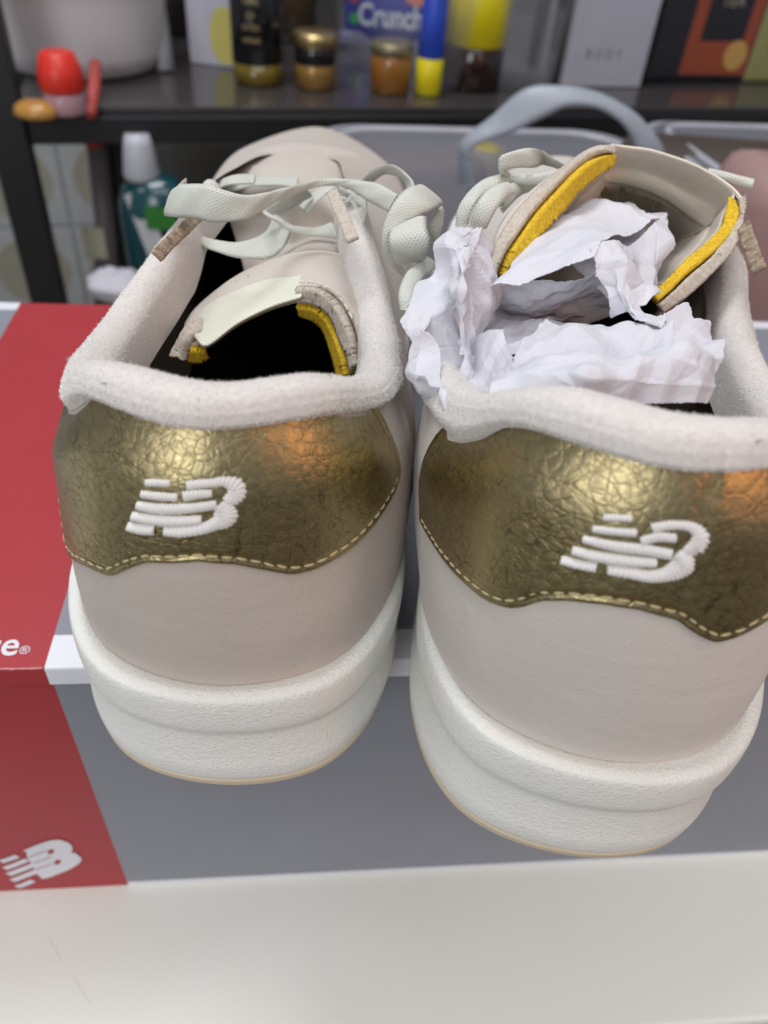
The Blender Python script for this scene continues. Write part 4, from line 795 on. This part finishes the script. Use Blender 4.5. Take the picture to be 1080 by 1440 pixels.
# blue snack bag in a clear bin
b = base(550, 70); r = Root('snack_bag', tuple(b), label='blue snack packet with white lettering behind the honey jar', cat='snack packet')
G = np.array([[(b[0]-4.3+8.6*i/20, b[1]-.9*math.sin(math.pi*i/20)*math.sin(math.pi*min(1, (j+1)/14)), b[2]+.9+9.5*j/14) for i in range(21)] for j in range(15)])
slab('packet_face', G, -.3, plain('blue_foil', (.03, .05, .42), .3), r)
slab('packet_seal', np.array([[(b[0]-4.8+9.6*i/10, b[1]-.2, b[2]+.05+1.2*j/3) for i in range(11)] for j in range(4)]), -.25, plain('lilac_foil', (.27, .27, .42), .4), r)
text_mesh('printed_name', 'Crunch', 2.4, plain('white_foil_print', (.66, .70, .80), .4), r, b+np.array([-3.1, -1.15, 2.0]), (1, 0, 0), (0, 0, 1), bold=.03, width=.8)
for cx_, cz_, rr, m in ((2.2, 5.0, 1.6, plain('salmon_print', (.75, .22, .14), .4)), (-3.4, 2.4, .5, plain('green_print', (.02, .35, .10), .4)), (-3.5, 4.0, .5, plain('red_print', (.5, .03, .06), .4))):
    mk('printed_spot', [b+np.array([cx_+rr*math.cos(a), -1.12, cz_+rr*.8*math.sin(a)]) for a in th]+[b+np.array([cx_+rr*math.cos(a), -.9, cz_+rr*.8*math.sin(a)]) for a in th], [list(range(30))[::-1]]+[[(i+1) % 30, i, i+30, (i+1) % 30+30] for i in range(30)], m, r, smooth=False)
M_clear = clear('clear_plastic', (.55, .55, .60), .13, .12)
def bin_(name, label, cat, c, s, yaw, mat, root=None, rim=.5, lid=None, wall_=.18):
    r = Root(name, tuple(np.array(c)), yaw, label=label, cat=cat); hx, hy, hz = s[0]/2, s[1]/2, s[2]
    def rr(x, y, rad, z, n=6):
        out = []
        for sx, sy, a0 in ((1, 1, 0), (-1, 1, 90), (-1, -1, 180), (1, -1, 270)):
            for k in range(n+1): a = math.radians(a0+90*k/n); out.append((sx*(x-rad)+rad*math.cos(a), sy*(y-rad)+rad*math.sin(a), z))
        return out
    rad = min(hx, hy)*.35
    R_ = [rr(hx*.9, hy*.9, rad, 0), rr(hx*.93, hy*.93, rad, .4), rr(hx, hy, rad, hz-.2), rr(hx, hy, rad, hz), rr(hx-wall_, hy-wall_, rad, hz), rr(hx-wall_, hy-wall_, rad, hz-.2), rr(hx*.92-wall_, hy*.92-wall_, rad, .5)]
    V = np.array(R_).reshape(-1, 3)+r.loc*0; k = len(R_[0]); V2 = r.world(V)
    mk('bin_wall', V2, gridF(7, k, True)+[list(range(k))[::-1], [6*k+i for i in range(k)]], mat, r)
    if lid:
        L_ = [rr(hx+.1, hy+.1, rad, hz-.5), rr(hx+rim, hy+rim, rad, hz-.4), rr(hx+rim, hy+rim, rad, hz+.5), rr(hx+rim*.5, hy+rim*.5, rad, hz+.8), rr(hx-.6, hy-.6, rad, hz+.75), rr(hx-1.0, hy-1.0, rad, hz+.35)]
        V = r.world(np.array(L_).reshape(-1, 3)); mk('bin_lid', V, gridF(6, k, True)+[[5*k+i for i in range(k)]], lid, r)
        for hh, ins_ in ((.55, .0), (.75, .9)):
            q_ = r.world(np.array(rr(hx+rim-ins_, hy+rim-ins_, rad, hz+hh, 12))); tube('lid_rim', np.concatenate([q_, q_[:2]]), .22, M_rim, r, seg=6)
    return r
c = base(618, 92); bin_('clear_bin', 'clear plastic bin standing round the honey jar and yellow capped bottle', 'bin', (c[0], c[1]+1, SZ), (17, 20, 9), 18.6, M_clear)
# white box with letters, dark tins
b = base(846, 123); r = Root('white_box', tuple(b), 18.6, label='tall plain white box with small grey letters near its foot', cat='box')
n18 = rack.world(np.array([0, -1, 0]))-rack.loc; x18 = rack.world(np.array([1, 0, 0]))-rack.loc
V, F = boxmesh(b-n18*3.2+np.array([0, 0, 10]), (7.4, 6.4, 20), 18.6, .1); mk('box_body', V, F, plain('lavender_white_card', (.50, .49, .56), .45), r, smooth=False)
text_mesh('printed_letters', 'B O D Y', 1.0, plain('grey_print', (.22, .21, .24), .5), r, b+n18*.03+np.array([0, 0, 2.2])-x18*2.2, x18, (0, 0, 1), width=.95)
b = base(985, 116); r = Root('tea_tin', tuple(b), 18.6, label='black tin with an orange and black printed panel right of the white box', cat='tin')
V, F = boxmesh(b-n18*3.5+np.array([0, 0, 9]), (11.6, 7, 18), 18.6, .4); mk('tin_body', V, F, plain('black_tin', (.022, .02, .026), .3), r, smooth=False)
cpt = b+x18*.8; face('printed_panel', cpt+np.array([0, 0, 6.9]), n18, 6.8, 12.5, plain('rust_print', (.36, .075, .035), .4), r, off=.03)
face('printed_panel', cpt+np.array([0, 0, 5.6]), n18, 4.4, 4.6, plain('black_print', (.02, .02, .026), .4), r, off=.06); face('printed_panel', cpt+np.array([0, 0, 9.6]), n18, 5.4, 2.2, plain('khaki_print', (.17, .14, .07), .4), r, off=.05)
face('printed_panel', cpt+np.array([0, 0, 12.2]), n18, 4.4, 2.6, plain('dark_print_panel', (.03, .025, .03), .4), r, off=.06)
text_mesh('printed_letters', 'TEA', 1.3, plain('pale_print', (.38, .33, .26), .5), r, cpt+n18*.09+np.array([0, 0, 5.9]), x18, (0, 0, 1), center=True)
mk('printed_fruit', [cpt+n18*.09+x18*(1.9+1.15*math.cos(a))+np.array([0, 0, 2.2+1.2*math.sin(a)]) for a in th]+[cpt+n18*.02+x18*(1.9+1.15*math.cos(a))+np.array([0, 0, 2.2+1.2*math.sin(a)]) for a in th], [list(range(30))]+[[(i+1) % 30, i, i+30, (i+1) % 30+30] for i in range(30)], plain('orange_print', (.62, .36, .10), .4), r, smooth=False)
b = base(1082, 118); r = Root('yellow_tin', tuple(b), 18.6, label='pale yellow green tin at the right end of the shelf', cat='tin')
V, F = boxmesh(b-n18*3.2+x18*.6+np.array([0, 0, 9]), (7.2, 6, 18), 18.6, .4); mk('tin_body', V, F, plain('pale_yellow_tin', (.34, .32, .13), .35), r, smooth=False)
face('printed_panel', b+x18*.9+np.array([0, 0, 7]), n18, 4.2, 9, plain('green_yellow_print', (.45, .45, .07), .4), r, off=.03); text_mesh('printed_letters', 'LEMON', 1.0, plain('dark_green_print', (.08, .13, .03), .5), r, b+x18*.9+n18*.08+np.array([0, 0, 8]), x18, (0, 0, 1), center=True)

# ------------------------------------------------------------------ things under the shelf
LZ = -9.1
M_teal = plain('teal_plastic', (.006, .055, .07), .18, spec=.7)
b = atY(226, 330, 56); b[2] = LZ; r = Root('detergent_bottle', tuple(b), 12, label='dark teal bottle with a white cap and green label under the shelf', cat='bottle')
zt = atY(215, 246, 56)[2]
lathe('bottle_body', b, [(2.4, 0), (2.8, .4), (2.8, zt-LZ-2.2), (2.3, zt-LZ-.8), (1.3, zt-LZ)], M_teal, r, squash=.7)
lathe('bottle_cap', b+np.array([-.8, 0, zt-LZ-.3]), [(1.2, 0), (1.3, .4), (1.0, 2.4), (.8, 3.0)], M_wcap, r)
face('bottle_label', atY(215, 340, 53.6), (-.2, -1, .25), 1.6, 7.0, plain('white_label', (.42, .42, .44), .5), r, up=(-.45, 0, 1)); face('bottle_label', atY(226, 308, 53.6), (0, -1, 0), 2.2, 1.6, plain('green_label', (.03, .20, .03), .4), r)
M_rim = plain('pale_lavender_rim', (.50, .50, .56), .3)
M_frost = clear('frosted_plastic', (.32, .32, .37), .62, .3); M_lid = clear('grey_lavender_plastic', (.27, .27, .31), .55, .25)
def under(px0, px1, pytop, Y, depth, name, label, cat, yaw=10, lid=M_lid, mat=M_frost):
    a, c = atY(px0, pytop, Y), atY(px1, pytop, Y); wd = abs(c[0]-a[0]); mid = (a+c)/2; return bin_(name, label, cat, (mid[0], mid[1]-depth/2, LZ), (wd, depth, mid[2]-LZ), yaw, mat, lid=lid)
boxA = under(500, 925, 202, 56, 22, 'storage_box', 'frosted lidded storage box with a grey carrying handle under the shelf', 'storage box', 13)
boxB = under(945, 1200, 196, 58, 22, 'storage_box', 'frosted lidded storage box at the right edge under the shelf, without a handle', 'storage box', 13)
HO = [(647, 262), (645, 225), (651, 195), (688, 165), (738, 124), (790, 120), (842, 131), (892, 158), (918, 185), (934, 210), (938, 250)]
HI = [(668, 262), (665, 228), (669, 205), (722, 186), (765, 166), (800, 150), (840, 152), (868, 168), (886, 190), (893, 212), (896, 250)]
ring_ribbon('carrying_handle', [(x, y, 46.5) for x, y in HO], [(x, y, 45.5) for x, y in HI], .5, plain('blue_grey_plastic', (.34, .37, .42), .4), boxA, 80)
def blob(px, py, Y, s, mat, name, label, cat, yaw):
    p = atY(px, py, Y); top_ = p[2]+s[2]/2; lo = LZ+.9 if abs(px-1072) > 1 else LZ; p[2] = (top_+lo)/2; s = (s[0], s[1], top_-lo); r = Root(name, (p[0], p[1], lo), label=label, cat=cat); V, F = boxmesh(p, s, yaw, min(s)*.25)
    V = V+np.array([[mnoise.noise(Vector(v*.5))*.4*(v[2] > p[2])]*3 for v in V]); mk('packet_body', V, F, mat, r, smooth=True)
blob(590, 250, 52, (8, 4, 3), plain('brown_packet', (.16, .10, .07), .5), 'food_packet', 'brown packet inside the frosted box behind the laces', 'packet', 10)
blob(668, 238, 54, (4, 4, 3), plain('mustard_packet', (.35, .29, .09), .5), 'food_packet', 'mustard yellow packet inside the frosted box', 'packet', -15)
blob(1000, 240, 52, (12, 6, 3), plain('dark_brown_packet', (.08, .06, .05), .5), 'food_packet', 'dark brown packet inside the right frosted box', 'packet', 5)
blob(1072, 345, 34, (5, 5, 7), plain('pink_packet', (.34, .21, .20), .5), 'food_packet', 'pink packet at the right edge behind the stuffed sneaker', 'packet', 20)
p = atY(168, 402, 46); r = Root('cloth_bundle', tuple(p), label='white cloth bundle lying behind the left corner of the box', cat='cloth')
th_ = np.linspace(0, math.pi, 14); Gb = np.array([[p+np.array([2.0*math.sin(t)*math.cos(f), 1.6*math.sin(t)*math.sin(f), 1.0*math.cos(t)])*(1+.25*mnoise.noise(Vector((math.cos(f)*2, math.sin(f)*2, t*2)))) for f in np.linspace(0, 2*math.pi, 28, endpoint=False)] for t in th_])
mk('cloth_folds', Gb, gridF(14, 28, True), plain('white_cloth', (.55, .53, .58), .9), r)

jar(405, 60, 'spice_jar', 'dim brown jar standing behind the small golden jam jar', 'jar', [('jar_base', [(2.0, 0), (2.3, .2), (2.3, 6.0), (1.9, 6.6)], plain('brown_jar_glass', (.07, .045, .02), .2, spec=.6)), ('jar_lid', [(1.9, 6.4), (2.1, 6.6), (2.1, 7.6), (.3, 7.7)], plain('dark_lid', (.03, .028, .03), .4))], (1.0, 1.0))
jar(262, 52, 'spice_jar', 'dark jar half hidden behind the white strip and the cream carton', 'jar', [('jar_base', [(2.0, 0), (2.3, .2), (2.3, 7.0), (1.9, 7.6)], plain('smoky_jar_glass', (.05, .045, .04), .2, spec=.6)), ('jar_lid', [(1.9, 7.4), (2.1, 7.6), (2.1, 8.6), (.3, 8.7)], plain('tan_lid', (.22, .17, .10), .4))], (1.0, 1.0))
